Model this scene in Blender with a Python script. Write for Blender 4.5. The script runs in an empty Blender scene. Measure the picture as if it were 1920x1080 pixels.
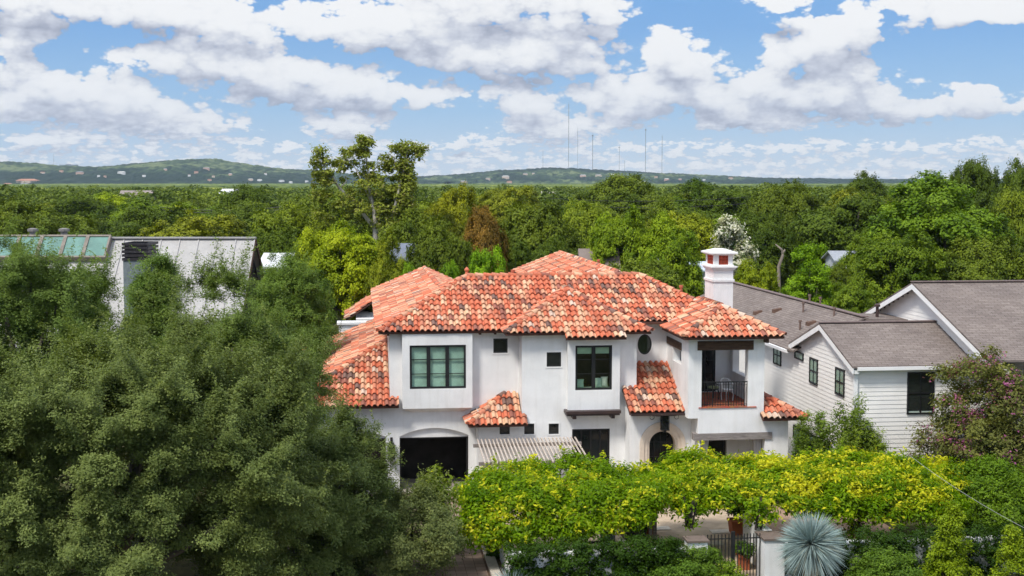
import bpy, math, random
import numpy as np
from mathutils import Vector, Matrix

random.seed(7)
RNG = np.random.default_rng(11)
scene = bpy.context.scene
COL = scene.collection
R = math.radians

# ------------------------------------------------------------------ camera geometry and the frame the houses share
FPX = 2500.0                       # focal length in pixels of a 1920 wide frame
TILT = math.atan(195 / FPX)
CAMZ = 12.5
TH = math.atan(.115)               # the street runs a little askew to the view
OX, OY = 0.0, 54.3
CT, ST = math.cos(TH), math.sin(TH)

def ray(px, py):
    dx = (px - 960) / FPX; dy = -(py - 540) / FPX
    return (dx, math.cos(TILT) + dy * math.sin(TILT), -math.sin(TILT) + dy * math.cos(TILT))

CL = ((0 - OX) * CT + (0 - OY) * ST, -(0 - OX) * ST + (0 - OY) * CT)

def at(px, py, Y):                 # world point on a vertical plane at distance Y
    d = ray(px, py); t = Y / d[1]
    return (d[0] * t, Y, CAMZ + d[2] * t)

def on_ground(px, py, z=0.0):
    d = ray(px, py); t = (z - CAMZ) / d[2]
    return (d[0] * t, d[1] * t, z)

def lray(px, py):
    x, y, z = ray(px, py); return (x * CT + y * ST, -x * ST + y * CT, z)

def WP(px, py, w):                 # (u, z) on the house plane w
    d = lray(px, py); t = (w - CL[1]) / d[1]; return (CL[0] + t * d[0], CAMZ + t * d[2])

def to_world(u, w, z):
    return (OX + u * CT - w * ST, OY + u * ST + w * CT, z)

def to_local(x, y):
    return ((x - OX) * CT + (y - OY) * ST, -(x - OX) * ST + (y - OY) * CT)

# ------------------------------------------------------------------ objects and tags
def tag(o, label=None, cat=None, group=None, kind=None):
    if label: o['label'] = label
    if cat: o['category'] = cat
    if group: o['group'] = group
    if kind: o['kind'] = kind
    return o

def empty(name, loc=(0, 0, 0), rz=0.0):
    o = bpy.data.objects.new(name, None); COL.objects.link(o)
    o.location = loc; o.rotation_euler = (0, 0, rz); o.empty_display_size = .2
    return o

def house_frame(name, u, w, z=0.0):
    o = empty(name, to_world(u, w, z), TH); o['base_u'] = u; o['base_w'] = w; o['base_z'] = z
    return o

def kids(o):
    return [c for c in list(bpy.data.objects) if c.parent == o]

def copy_tree(root, children, loc, rz=0.0, sc=1.0):
    c = root.copy(); COL.objects.link(c)
    c.location = loc; c.rotation_euler = (0, 0, rz)
    c.scale = sc if isinstance(sc, (tuple, list)) else (sc, sc, sc)
    for ch, subs in children:
        d = ch.copy(); COL.objects.link(d); d.parent = c
        for s in subs:
            e = s.copy(); COL.objects.link(e); e.parent = d
    return c

def tree_of(root):
    return [(k, kids(k)) for k in kids(root)]

class MB:
    """collects faces for one mesh; points are in metres, in the frame of the object it will belong to"""
    def __init__(s):
        s.v = []; s.f = []; s.c = []; s.uv = []; s.off = (0, 0, 0)
    def pt(s, p):
        s.v.append((p[0], p[1], p[2])); return len(s.v) - 1
    def face(s, pts, col=None, uv=None):
        i = [s.pt(p) for p in pts]; s.f.append(i); s.c.append(col); s.uv.append(uv)
    def box(s, x0, x1, y0, y1, z0, z1, col=None):
        if x0 > x1: x0, x1 = x1, x0
        if y0 > y1: y0, y1 = y1, y0
        if z0 > z1: z0, z1 = z1, z0
        p = [(x0, y0, z0), (x1, y0, z0), (x1, y1, z0), (x0, y1, z0), (x0, y0, z1), (x1, y0, z1), (x1, y1, z1), (x0, y1, z1)]
        b = len(s.v); s.v += p
        for q in ((0, 3, 2, 1), (4, 5, 6, 7), (0, 1, 5, 4), (1, 2, 6, 5), (2, 3, 7, 6), (3, 0, 4, 7)):
            s.f.append([b + k for k in q]); s.c.append(col); s.uv.append(None)
    def hexa(s, p, col=None):            # 8 points: bottom ring then top ring
        b = len(s.v); s.v += [tuple(q) for q in p]
        for q in ((0, 3, 2, 1), (4, 5, 6, 7), (0, 1, 5, 4), (1, 2, 6, 5), (2, 3, 7, 6), (3, 0, 4, 7)):
            s.f.append([b + k for k in q]); s.c.append(col); s.uv.append(None)
    def bar(s, a, b, wd, ht=None, col=None):
        a = Vector(a); b = Vector(b); d = (b - a); n = d.normalized()
        up = Vector((0, 0, 1)) if abs(n.z) < .95 else Vector((0, 1, 0))
        sd = n.cross(up).normalized(); up = sd.cross(n).normalized(); ht = ht or wd
        h = sd * wd / 2; k = up * ht / 2
        s.hexa([a - h - k, a + h - k, b + h - k, b - h - k, a - h + k, a + h + k, b + h + k, b - h + k], col)
    def tube(s, pts, rad, n=6, col=None, cap=True):
        pts = [Vector(p) for p in pts]; rad = rad if isinstance(rad, (list, tuple)) else [rad] * len(pts)
        rings = []
        for i, p in enumerate(pts):
            d = (pts[min(i + 1, len(pts) - 1)] - pts[max(i - 1, 0)]).normalized()
            up = Vector((0, 0, 1)) if abs(d.z) < .9 else Vector((0, 1, 0))
            a = d.cross(up).normalized(); b = a.cross(d).normalized()
            rings.append([s.pt(p + (a * math.cos(t) + b * math.sin(t)) * rad[i]) for t in [2 * math.pi * k / n for k in range(n)]])
        for i in range(len(rings) - 1):
            for k in range(n):
                s.f.append([rings[i][k], rings[i][(k + 1) % n], rings[i + 1][(k + 1) % n], rings[i + 1][k]]); s.c.append(col); s.uv.append(None)
        if cap:
            for r in (rings[0][::-1], rings[-1]):
                s.f.append(list(r)); s.c.append(col); s.uv.append(None)
    def lathe(s, prof, n=12, o=(0, 0, 0), col=None):
        rings = [[s.pt((o[0] + r * math.cos(2 * math.pi * k / n), o[1] + r * math.sin(2 * math.pi * k / n), o[2] + z)) for k in range(n)] for r, z in prof]
        for i in range(len(rings) - 1):
            for k in range(n):
                s.f.append([rings[i][k], rings[i][(k + 1) % n], rings[i + 1][(k + 1) % n], rings[i + 1][k]]); s.c.append(col); s.uv.append(None)
        s.f.append(rings[0][::-1]); s.c.append(col); s.uv.append(None)
        s.f.append(rings[-1]); s.c.append(col); s.uv.append(None)
    def build(s, name, mat, parent=None, smooth=False, base=None):
        """parent: an object; base: the Empty in whose house frame the points are given (u, w, z)"""
        me = bpy.data.meshes.new(name)
        b = base or parent
        du = (b['base_u'], b['base_w'], b['base_z']) if b is not None and 'base_u' in b else (0, 0, 0)
        vs = [(p[0] - du[0], p[1] - du[1], p[2] - du[2]) for p in s.v]
        me.from_pydata(vs, [], s.f); me.update()
        if any(c is not None for c in s.c):
            a = me.attributes.new('tint', 'FLOAT_COLOR', 'FACE')
            a.data.foreach_set('color', np.array([(c if c is not None else (.5, .5, .5)) + (1.0,) for c in s.c], dtype=np.float32).ravel())
        if any(u is not None for u in s.uv):
            ul = me.uv_layers.new(name='UVMap'); k = 0; d = np.zeros((len(me.loops), 2), dtype=np.float32)
            for f, u in zip(s.f, s.uv):
                for j in range(len(f)):
                    if u is not None: d[k] = u[j]
                    k += 1
            ul.data.foreach_set('uv', d.ravel())
        if smooth: me.polygons.foreach_set('use_smooth', np.ones(len(me.polygons), dtype=bool))
        if mat: me.materials.append(mat)
        o = bpy.data.objects.new(name, me); COL.objects.link(o)
        if parent is not None: o.parent = parent
        return o

# ------------------------------------------------------------------ materials
MATS = {}
def nodes_of(name):
    m = bpy.data.materials.new(name); m.use_nodes = True
    nt = m.node_tree; nt.nodes.clear()
    out = nt.nodes.new('ShaderNodeOutputMaterial'); MATS[name] = m
    return m, nt, out

def N(nt, kind, **kw):
    n = nt.nodes.new(kind)
    for k, v in kw.items(): setattr(n, k, v)
    return n

def L(nt, a, b): nt.links.new(a, b)

def rgb(c): return (c[0], c[1], c[2], 1.0)

def srgb(r, g, b):
    f = lambda x: (x / 255 / 12.92) if x / 255 <= .04045 else ((x / 255 + .055) / 1.055) ** 2.4
    return (f(r), f(g), f(b))

def ramp(nt, fac, stops):
    n = N(nt, 'ShaderNodeValToRGB'); e = n.color_ramp.elements
    while len(e) < len(stops): e.new(.5)
    for k, (p, c) in enumerate(stops):
        e[k].position = p; e[k].color = rgb(c)
    L(nt, fac, n.inputs[0]); return n.outputs[0]

def noise(nt, scale, detail=4, rough=.55, coord=None, kind='Object', dist=0.0):
    if coord is None: coord = N(nt, 'ShaderNodeTexCoord').outputs[kind]
    n = N(nt, 'ShaderNodeTexNoise'); n.inputs['Scale'].default_value = scale
    n.inputs['Detail'].default_value = detail; n.inputs['Roughness'].default_value = rough; n.inputs['Distortion'].default_value = dist
    L(nt, coord, n.inputs['Vector']); return n.outputs['Fac']

def math_(nt, op, a, b=None, c=None, clamp=False):
    n = N(nt, 'ShaderNodeMath', operation=op, use_clamp=clamp)
    for i, x in enumerate((a, b, c)):
        if x is None: continue
        if isinstance(x, (int, float)): n.inputs[i].default_value = x
        else: L(nt, x, n.inputs[i])
    return n.outputs[0]

def mixc(nt, fac, a, b, mode='MIX'):
    n = N(nt, 'ShaderNodeMix', data_type='RGBA', blend_type=mode)
    for i, x in ((0, fac), (6, a), (7, b)):
        if isinstance(x, (int, float)): n.inputs[i].default_value = x
        elif isinstance(x, tuple): n.inputs[i].default_value = rgb(x)
        else: L(nt, x, n.inputs[i])
    return n.outputs[2]

def principled(nt, out, color, rough=.8, spec=.3, bump=None, bstr=.3, bdist=.02, metal=0.0):
    p = N(nt, 'ShaderNodeBsdfPrincipled')
    if isinstance(color, tuple): p.inputs['Base Color'].default_value = rgb(color)
    else: L(nt, color, p.inputs['Base Color'])
    if isinstance(rough, (int, float)): p.inputs['Roughness'].default_value = rough
    else: L(nt, rough, p.inputs['Roughness'])
    p.inputs['Specular IOR Level'].default_value = spec; p.inputs['Metallic'].default_value = metal
    if bump is not None:
        b = N(nt, 'ShaderNodeBump'); b.inputs['Strength'].default_value = bstr; b.inputs['Distance'].default_value = bdist
        L(nt, bump, b.inputs['Height']); L(nt, b.outputs[0], p.inputs['Normal'])
    L(nt, p.outputs[0], out.inputs['Surface']); return p

def simple(name, color, var=.15, scale=3.0, rough=.8, spec=.3, bstr=0.0, metal=0.0, detail=5):
    m, nt, out = nodes_of(name)
    n = noise(nt, scale, detail)
    lo = tuple(c * (1 - var) for c in color); hi = tuple(min(1, c * (1 + var)) for c in color)
    c = ramp(nt, n, [(.3, lo), (.7, hi)])
    principled(nt, out, c, rough, spec, bump=n if bstr else None, bstr=bstr, metal=metal)
    return m

def stucco(name, color):
    m, nt, out = nodes_of(name)
    co = N(nt, 'ShaderNodeTexCoord').outputs['Object']
    big = noise(nt, .9, 5, .6, co)
    mp = N(nt, 'ShaderNodeMapping'); mp.inputs['Scale'].default_value = (5.0, 5.0, .35); L(nt, co, mp.inputs['Vector'])
    streak = noise(nt, 1.0, 5, .6, mp.outputs[0])
    fine = noise(nt, 28, 4, .6, co)
    d = tuple(x * .86 for x in color)
    c = ramp(nt, big, [(.3, d), (.62, color)])
    s = ramp(nt, streak, [(.30, (.86, .845, .82)), (.5, (1, 1, 1))])
    c = mixc(nt, .48, c, s, 'MULTIPLY')
    principled(nt, out, c, .9, .2, bump=fine, bstr=.25, bdist=.02)
    return m

def tinted(name, rough=.85, spec=.25, var=.25, scale=9.0, dirt=0.0, bstr=.2):
    m, nt, out = nodes_of(name)
    a = N(nt, 'ShaderNodeAttribute', attribute_name='tint')
    n = noise(nt, scale, 5, .65)
    v = ramp(nt, n, [(.25, (1 - var,) * 3), (.75, (1 + var * .35,) * 3)])
    c = mixc(nt, 1.0, a.outputs['Color'], v, 'MULTIPLY')
    if dirt:
        n2 = noise(nt, .8, 6, .7)
        k = ramp(nt, n2, [(.52, (0, 0, 0)), (.75, (dirt,) * 3)])
        c = mixc(nt, k, c, (.09, .06, .045))
    principled(nt, out, c, rough, spec, bump=n, bstr=bstr, bdist=.01)
    return m

def glass_dark(name, tone=(.012, .014, .014)):
    m, nt, out = nodes_of(name)
    n = noise(nt, 1.6, 3)
    c = ramp(nt, n, [(.35, tone), (.75, tuple(x * 2.2 for x in tone))])
    b = noise(nt, .8, 2)
    principled(nt, out, c, .04, .5, bump=b, bstr=.04, bdist=.05)
    return m

def glass_clear(name):
    m, nt, out = nodes_of(name)
    t = N(nt, 'ShaderNodeBsdfTransparent'); t.inputs[0].default_value = (.86, .95, .90, 1)
    g = N(nt, 'ShaderNodeBsdfGlossy'); g.inputs['Roughness'].default_value = .02
    lw = N(nt, 'ShaderNodeLayerWeight'); lw.inputs[0].default_value = .5; fr = math_(nt, 'MULTIPLY_ADD', math_(nt, 'POWER', lw.outputs['Facing'], 4.0), .6, .07)
    mx = N(nt, 'ShaderNodeMixShader'); L(nt, fr, mx.inputs[0]); L(nt, t.outputs[0], mx.inputs[1]); L(nt, g.outputs[0], mx.inputs[2])
    L(nt, mx.outputs[0], out.inputs['Surface']); return m

def wood(name, a, b, scale=3.0):
    m, nt, out = nodes_of(name)
    co = N(nt, 'ShaderNodeTexCoord').outputs['Object']
    mp = N(nt, 'ShaderNodeMapping'); mp.inputs['Scale'].default_value = (scale, scale * 2, scale * 9); L(nt, co, mp.inputs['Vector'])
    n = noise(nt, 1.0, 6, .65, mp.outputs[0])
    c = ramp(nt, n, [(.3, a), (.7, b)])
    principled(nt, out, c, .85, .2, bump=n, bstr=.5, bdist=.02); return m

def shingle(name, a, b, c3):
    m, nt, out = nodes_of(name)
    uv = N(nt, 'ShaderNodeUVMap')
    br = N(nt, 'ShaderNodeTexBrick'); br.inputs['Scale'].default_value = 1.0
    br.inputs['Brick Width'].default_value = .42; br.inputs['Row Height'].default_value = .16
    br.inputs['Mortar Size'].default_value = .012; br.inputs['Mortar Smooth'].default_value = .3; br.inputs['Bias'].default_value = -.1
    br.inputs['Color1'].default_value = rgb(a); br.inputs['Color2'].default_value = rgb(b); br.inputs['Mortar'].default_value = rgb(c3)
    L(nt, uv.outputs[0], br.inputs['Vector'])
    n = noise(nt, .6, 6, .6); n2 = noise(nt, 14, 3)
    c = mixc(nt, 1.0, br.outputs['Color'], ramp(nt, n, [(.3, (.82, .8, .8)), (.7, (1.12, 1.1, 1.08))]), 'MULTIPLY')
    c = mixc(nt, 1.0, c, ramp(nt, n2, [(.3, (.85,) * 3), (.7, (1.12,) * 3)]), 'MULTIPLY')
    principled(nt, out, c, .95, .15, bump=br.outputs['Fac'], bstr=.4, bdist=-.02); return m

def leafmat(name, dark, light, trans=.35, tint2=None, var=.25, rough=.5, hue_from_object=True):
    """leaf colour runs from dark to light by the leaf's own attribute; tint2 is the colour of new growth and blossom"""
    m, nt, out = nodes_of(name)
    a = N(nt, 'ShaderNodeAttribute', attribute_name='leaf')
    sep = N(nt, 'ShaderNodeSeparateColor'); L(nt, a.outputs['Color'], sep.inputs[0])
    c = mixc(nt, sep.outputs[0], dark, light)
    if tint2: c = mixc(nt, sep.outputs[1], c, tint2)
    if hue_from_object:
        oi = N(nt, 'ShaderNodeObjectInfo')
        c = mixc(nt, 1.0, c, oi.outputs['Color'], 'MULTIPLY')
    d = N(nt, 'ShaderNodeBsdfPrincipled'); L(nt, c, d.inputs['Base Color']); d.inputs['Roughness'].default_value = rough
    d.inputs['Specular IOR Level'].default_value = .09
    t = N(nt, 'ShaderNodeBsdfTranslucent'); L(nt, mixc(nt, 1.0, c, (1.25, 1.3, .6), 'MULTIPLY'), t.inputs[0])
    mx = N(nt, 'ShaderNodeMixShader'); mx.inputs[0].default_value = trans
    L(nt, d.outputs[0], mx.inputs[1]); L(nt, t.outputs[0], mx.inputs[2]); L(nt, mx.outputs[0], out.inputs['Surface'])
    return m
# ------------------------------------------------------------------ camera, sun, sky
cam = bpy.data.objects.new('camera', bpy.data.cameras.new('camera')); COL.objects.link(cam)
cam.location = (0, 0, CAMZ); cam.rotation_euler = (math.pi / 2 - TILT, 0, 0)
cam.data.sensor_width = 36; cam.data.lens = 36 * FPX / 1920; cam.data.clip_start = .5; cam.data.clip_end = 60000
scene.camera = cam
scene.view_settings.view_transform = 'Standard'; scene.view_settings.look = 'None'
scene.view_settings.exposure = 0.36; scene.view_settings.gamma = 1.0
scene.cycles.use_denoising = True
scene.cycles.max_bounces = 6; scene.cycles.diffuse_bounces = 3; scene.cycles.glossy_bounces = 2
scene.cycles.transparent_max_bounces = 8; scene.cycles.transmission_bounces = 3; scene.cycles.volume_bounces = 0
scene.cycles.sample_clamp_indirect = 6.0
scene.cycles.use_adaptive_sampling = True; scene.cycles.adaptive_threshold = .02

SUN_EL, SUN_AZ = R(54), R(220)     # azimuth from +Y, clockwise: the sun stands behind the camera, to its left
sd = Vector((math.sin(SUN_AZ) * math.cos(SUN_EL), math.cos(SUN_AZ) * math.cos(SUN_EL), math.sin(SUN_EL)))
sun = bpy.data.objects.new('sun', bpy.data.lights.new('sun', 'SUN')); COL.objects.link(sun)
sun.data.energy = 2.85; sun.data.angle = R(11); sun.data.color = (1.0, .95, .87)
sun.rotation_euler = (-sd).to_track_quat('-Z', 'Y').to_euler(); sun.location = (-30, -40, 80)

world = bpy.data.worlds.new('World'); scene.world = world; world.use_nodes = True
nt = world.node_tree; nt.nodes.clear()
wout = N(nt, 'ShaderNodeOutputWorld'); bg = N(nt, 'ShaderNodeBackground'); L(nt, bg.outputs[0], wout.inputs['Surface'])
bg.inputs['Strength'].default_value = .12
sky = N(nt, 'ShaderNodeTexSky', sky_type='NISHITA'); sky.sun_disc = False
sky.sun_elevation = SUN_EL; sky.sun_rotation = SUN_AZ; sky.altitude = 200; sky.air_density = 1.0; sky.dust_density = .6; sky.ozone_density = 1.6
co = N(nt, 'ShaderNodeTexCoord').outputs['Generated']
sx = N(nt, 'ShaderNodeSeparateXYZ'); L(nt, co, sx.inputs[0])
az = math_(nt, 'MULTIPLY', math_(nt, 'ARCTAN2', sx.outputs[0], sx.outputs[1]), 180 / math.pi)
el = math_(nt, 'MULTIPLY', math_(nt, 'ARCSINE', sx.outputs[2]), 180 / math.pi)
pc = N(nt, 'ShaderNodeCombineXYZ'); L(nt, az, pc.inputs[0]); L(nt, el, pc.inputs[1])

def sky_deg(px, py):
    a = math.atan((px - 960) / FPX); e = math.atan((345 - py) / FPX * math.cos(a))
    return math.degrees(a), math.degrees(e)

# cumulus banks of this sky: (x, y, half width, half height)
BANKS = [(60, -5, 260, 48), (300, 15, 240, 44), (420, 52, 150, 40), (70, 75, 75, 36), (300, 108, 105, 36), (400, 120, 130, 40), (560, 165, 210, 60),
         (700, 185, 140, 36), (470, 150, 120, 40), (120, 185, 150, 62), (250, 215, 160, 44), (20, 120, 80, 36), (760, 60, 190, 62), (900, 20, 210, 56), (1000, 100, 190, 62),
         (1050, 30, 150, 60), (860, 110, 150, 44), (1130, 130, 40, 28), (640, 40, 90, 44), (1440, 10, 70, 26), (1265, 115, 75, 46), (1230, 165, 90, 40), (1340, 175, 120, 40), (1480, 175, 150, 48),
         (1590, 165, 105, 36), (1530, 100, 130, 56), (1600, 75, 80, 46), (1780, 20, 190, 44), (1900, 20, 130, 44), (1660, 215, 170, 30), (1880, 195, 60, 26), (1400, 220, 190, 34),
         (950, 190, 110, 24), (1000, 215, 60, 22), (1130, 195, 110, 24), (1030, 255, 120, 30), (1180, 225, 50, 32), (1755, 138, 22, 9), (880, 270, 60, 22), (1790, 190, 60, 30), (660, 245, 90, 30), (350, 255, 190, 26), (100, 260, 150, 26)]

def group_socket(g, name, out, kind='NodeSocketVector'):
    return g.interface.new_socket(name=name, in_out='OUTPUT' if out else 'INPUT', socket_type=kind)

g = bpy.data.node_groups.new('cloud_density', 'ShaderNodeTree')
group_socket(g, 'P', False); group_socket(g, 'D', True, 'NodeSocketFloat'); group_socket(g, 'S', True, 'NodeSocketFloat'); group_socket(g, 'F', True, 'NodeSocketFloat')
gi = N(g, 'NodeGroupInput'); go = N(g, 'NodeGroupOutput')
P = gi.outputs[0]
gs = N(g, 'ShaderNodeSeparateXYZ'); L(g, P, gs.inputs[0]); elv = gs.outputs[1]
# warp so the outlines of the banks are ragged
wn = N(g, 'ShaderNodeTexNoise'); wn.inputs['Scale'].default_value = .55; wn.inputs['Detail'].default_value = 3; L(g, P, wn.inputs['Vector'])
wv = N(g, 'ShaderNodeVectorMath', operation='MULTIPLY_ADD'); L(g, wn.outputs['Color'], wv.inputs[0]); wv.inputs[1].default_value = (1.0, .55, 0); wv.inputs[2].default_value = (-.5, -.275, 0)
wp = N(g, 'ShaderNodeVectorMath', operation='ADD'); L(g, P, wp.inputs[0]); L(g, wv.outputs[0], wp.inputs[1])
ROWS = [.15 + .74 * i for i in range(12)]; STOPS = 32; AZ0, AZ1 = -23.0, 23.0
def bank_value(azd, eld):
    d = 9.0
    for (bx, by, ba, bb) in BANKS:
        ca, ce = sky_deg(bx, by); e = math.hypot((azd - ca) / math.degrees(ba / FPX), (eld - ce) / math.degrees(bb / FPX) * (1.25 if eld < ce else .92))
        h = max(0.0, .25 - abs(d - e)) / .25; d = min(d, e) - h * h * .0625
    return max(1.0 - d, -1.1)
ws = N(g, 'ShaderNodeSeparateXYZ'); L(g, wp.outputs[0], ws.inputs[0])
fa = N(g, 'ShaderNodeMapRange'); L(g, ws.outputs[0], fa.inputs[0]); fa.inputs[1].default_value = AZ0; fa.inputs[2].default_value = AZ1
fe = N(g, 'ShaderNodeMapRange'); L(g, ws.outputs[1], fe.inputs[0]); fe.inputs[1].default_value = ROWS[0]; fe.inputs[2].default_value = ROWS[-1]
bank = None
for k in range(4):
    ra = ramp(g, fa.outputs[0], [(i / (STOPS - 1), tuple((bank_value(AZ0 + (AZ1 - AZ0) * i / (STOPS - 1), ROWS[3 * k + c]) + 1.1) / 2.1 for c in range(3))) for i in range(STOPS)])
    re = ramp(g, fe.outputs[0], [(i / 11, tuple(1.0 if i == 3 * k + c else 0.0 for c in range(3))) for i in range(12)])
    dt = N(g, 'ShaderNodeVectorMath', operation='DOT_PRODUCT'); L(g, ra, dt.inputs[0]); L(g, re, dt.inputs[1])
    bank = dt.outputs['Value'] if bank is None else math_(g, 'ADD', bank, dt.outputs['Value'])
bank = math_(g, 'MULTIPLY_ADD', bank, 2.1, -1.1)
def band(e0, e1, e2, e3):           # trapezoid over elevation
    a = N(g, 'ShaderNodeMapRange'); a.interpolation_type = 'SMOOTHSTEP'; L(g, elv, a.inputs[0]); a.inputs[1].default_value = e0; a.inputs[2].default_value = e1
    b = N(g, 'ShaderNodeMapRange'); b.interpolation_type = 'SMOOTHSTEP'; L(g, elv, b.inputs[0]); b.inputs[1].default_value = e2; b.inputs[2].default_value = e3; b.inputs[3].default_value = 1; b.inputs[4].default_value = 0
    return math_(g, 'MULTIPLY', a.outputs[0], b.outputs[0])
def field(sx_, sy_, detail, seed, puff):
    mp = N(g, 'ShaderNodeMapping'); mp.inputs['Scale'].default_value = (sx_, sy_, 1); mp.inputs['Location'].default_value = (seed, seed * 1.7, 0); L(g, P, mp.inputs['Vector'])
    n = N(g, 'ShaderNodeTexNoise', noise_dimensions='2D'); n.inputs['Scale'].default_value = 1; n.inputs['Detail'].default_value = detail; n.inputs['Roughness'].default_value = .56; L(g, mp.outputs[0], n.inputs['Vector'])
    v = N(g, 'ShaderNodeTexVoronoi', feature='F1', voronoi_dimensions='2D'); v.inputs['Scale'].default_value = puff
    v.inputs['Detail'].default_value = 2.0; v.inputs['Roughness'].default_value = .5; v.inputs['Lacunarity'].default_value = 2.3; v.normalize = True
    L(g, mp.outputs[0], v.inputs['Vector'])
    return math_(g, 'SUBTRACT', n.outputs['Fac'], .5), math_(g, 'SUBTRACT', .18, math_(g, 'POWER', v.outputs['Distance'], 1.6))
n1, p1 = field(.36, .62, 7, 3.1, 2.4)
n3, p3 = field(1.05, 2.9, 6, 1.3, 2.2)
b1 = band(1.4, 3.4, 300, 400); b3 = math_(g, 'SUBTRACT', 1.0, b1)
def wsum(x, z):
    return math_(g, 'ADD', math_(g, 'MULTIPLY', b1, x), math_(g, 'MULTIPLY', b3, z))
nn = wsum(n1, n3); pp = wsum(p1, p3)
low = band(-9, -8, 1.6, 2.9)        # near the horizon the far small clouds fill in by themselves
hi = band(9.5, 13, 200, 300)        # overhead, outside the photograph, a broken deck
free = math_(g, 'ADD', math_(g, 'MULTIPLY', low, .98), math_(g, 'MULTIPLY', hi, 1.0))
base = math_(g, 'MAXIMUM', math_(g, 'MULTIPLY', bank, .80), math_(g, 'SUBTRACT', math_(g, 'MULTIPLY', free, .9), .75))
D = math_(g, 'ADD', math_(g, 'ADD', base, -.04), math_(g, 'ADD', math_(g, 'MULTIPLY', nn, 1.1), math_(g, 'MULTIPLY', pp, 1.1)))
L(g, D, go.inputs[0])
L(g, math_(g, 'ADD', math_(g, 'MULTIPLY', base, 1.0), math_(g, 'ADD', math_(g, 'MULTIPLY', nn, .7), math_(g, 'MULTIPLY', pp, .3))), go.inputs[1])
L(g, math_(g, 'ADD', math_(g, 'MULTIPLY', pp, .9), math_(g, 'MULTIPLY', nn, .5)), go.inputs[2])

def dens(off):
    q = N(nt, 'ShaderNodeGroup'); q.node_tree = g
    if off:
        v = N(nt, 'ShaderNodeVectorMath', operation='ADD'); L(nt, pc.outputs[0], v.inputs[0])
        s = N(nt, 'ShaderNodeVectorMath', operation='SCALE'); s.inputs[0].default_value = off
        L(nt, math_(nt, 'ADD', math_(nt, 'MULTIPLY', math_(nt, 'MAXIMUM', el, 0), .12), .12), s.inputs['Scale']); L(nt, s.outputs[0], v.inputs[1])
        L(nt, v.outputs[0], q.inputs[0])
    else: L(nt, pc.outputs[0], q.inputs[0])
    return q.outputs
q0 = dens(None); qu = dens((-.3, 1.5, 0)); d0 = q0[0]
mask = N(nt, 'ShaderNodeMapRange'); mask.interpolation_type = 'SMOOTHSTEP'; L(nt, d0, mask.inputs[0]); mask.inputs[1].default_value = .05; mask.inputs[2].default_value = .18
# thick cloud above a point keeps the light off it; an open edge above lets it shine
sh = math_(nt, 'SUBTRACT', q0[1], qu[1])
lit = math_(nt, 'ADD', math_(nt, 'MULTIPLY', sh, .95), math_(nt, 'MULTIPLY_ADD', q0[2], .95, .66))
lit = math_(nt, 'SUBTRACT', lit, math_(nt, 'MULTIPLY', math_(nt, 'MAXIMUM', math_(nt, 'SUBTRACT', q0[1], .35), 0), .42), clamp=True)
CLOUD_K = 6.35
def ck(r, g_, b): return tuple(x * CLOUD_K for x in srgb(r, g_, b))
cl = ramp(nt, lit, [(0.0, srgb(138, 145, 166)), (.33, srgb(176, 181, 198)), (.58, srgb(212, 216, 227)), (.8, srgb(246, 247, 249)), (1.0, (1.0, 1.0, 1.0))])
vs = N(nt, 'ShaderNodeVectorMath', operation='SCALE'); L(nt, cl, vs.inputs[0]); ov = N(nt, 'ShaderNodeMapRange'); L(nt, el, ov.inputs[0]); ov.inputs[1].default_value = 12; ov.inputs[2].default_value = 40; ov.inputs[3].default_value = CLOUD_K; ov.inputs[4].default_value = CLOUD_K * 1.85   # unseen overhead cloud, brightened to add fill light
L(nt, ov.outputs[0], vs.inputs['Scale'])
# clear sky: physical blue, a little paler towards the horizon with the summer haze
hz = N(nt, 'ShaderNodeMapRange'); L(nt, el, hz.inputs[0]); hz.inputs[1].default_value = -1; hz.inputs[2].default_value = 6.5; hz.inputs[3].default_value = 1; hz.inputs[4].default_value = 0
clear = ramp(nt, hz.outputs[0], [(0.0, srgb(92, 158, 226)), (.45, srgb(136, 187, 235)), (.8, srgb(198, 218, 242)), (1.0, srgb(214, 226, 244))])
cs = N(nt, 'ShaderNodeVectorMath', operation='SCALE'); L(nt, clear, cs.inputs[0]); cs.inputs['Scale'].default_value = CLOUD_K
blue = mixc(nt, .8, sky.outputs[0], cs.outputs[0])
fade = N(nt, 'ShaderNodeMapRange'); L(nt, el, fade.inputs[0]); fade.inputs[1].default_value = -.3; fade.inputs[2].default_value = 2.6; fade.inputs[3].default_value = .62; fade.inputs[4].default_value = 1
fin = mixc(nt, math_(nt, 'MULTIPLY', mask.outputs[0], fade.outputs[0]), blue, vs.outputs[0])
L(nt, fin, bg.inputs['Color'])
world.cycles.sampling_method = 'NONE'
# ------------------------------------------------------------------ materials of the houses
M_STUCCO = stucco('white_stucco', (.83, .83, .825))
M_TRIM = stucco('white_trim', (.82, .82, .815))
M_TILE = tinted('clay_tile', rough=.8, var=.3, scale=12, dirt=.22, bstr=.25)
M_DECK = simple('roof_underlay', (.09, .04, .028), .2, 4)
M_BLACK = simple('black_metal', (.014, .014, .015), .2, 6, rough=.45, spec=.4)
M_BRONZE = simple('bronze_gutter', (.05, .03, .027), .25, 5, rough=.45, spec=.4)
M_GLASS = glass_dark('dark_glass'); M_CLEAR = glass_clear('clear_glass')
M_BLIND = simple('green_blind', (.52, .68, .60), .2, 2.2, rough=.7)
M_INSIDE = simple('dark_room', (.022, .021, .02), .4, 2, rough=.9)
M_BEAM = wood('brown_timber', (.035, .02, .013), (.12, .075, .05))
M_SLAT = wood('sun_bleached_slat', (.36, .30, .25), (.62, .54, .47))
M_GREYBEAM = wood('weathered_timber', (.15, .13, .12), (.33, .30, .28))
M_STONE = simple('cream_limestone', (.66, .56, .46), .08, 5, rough=.85, bstr=.15)
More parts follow.
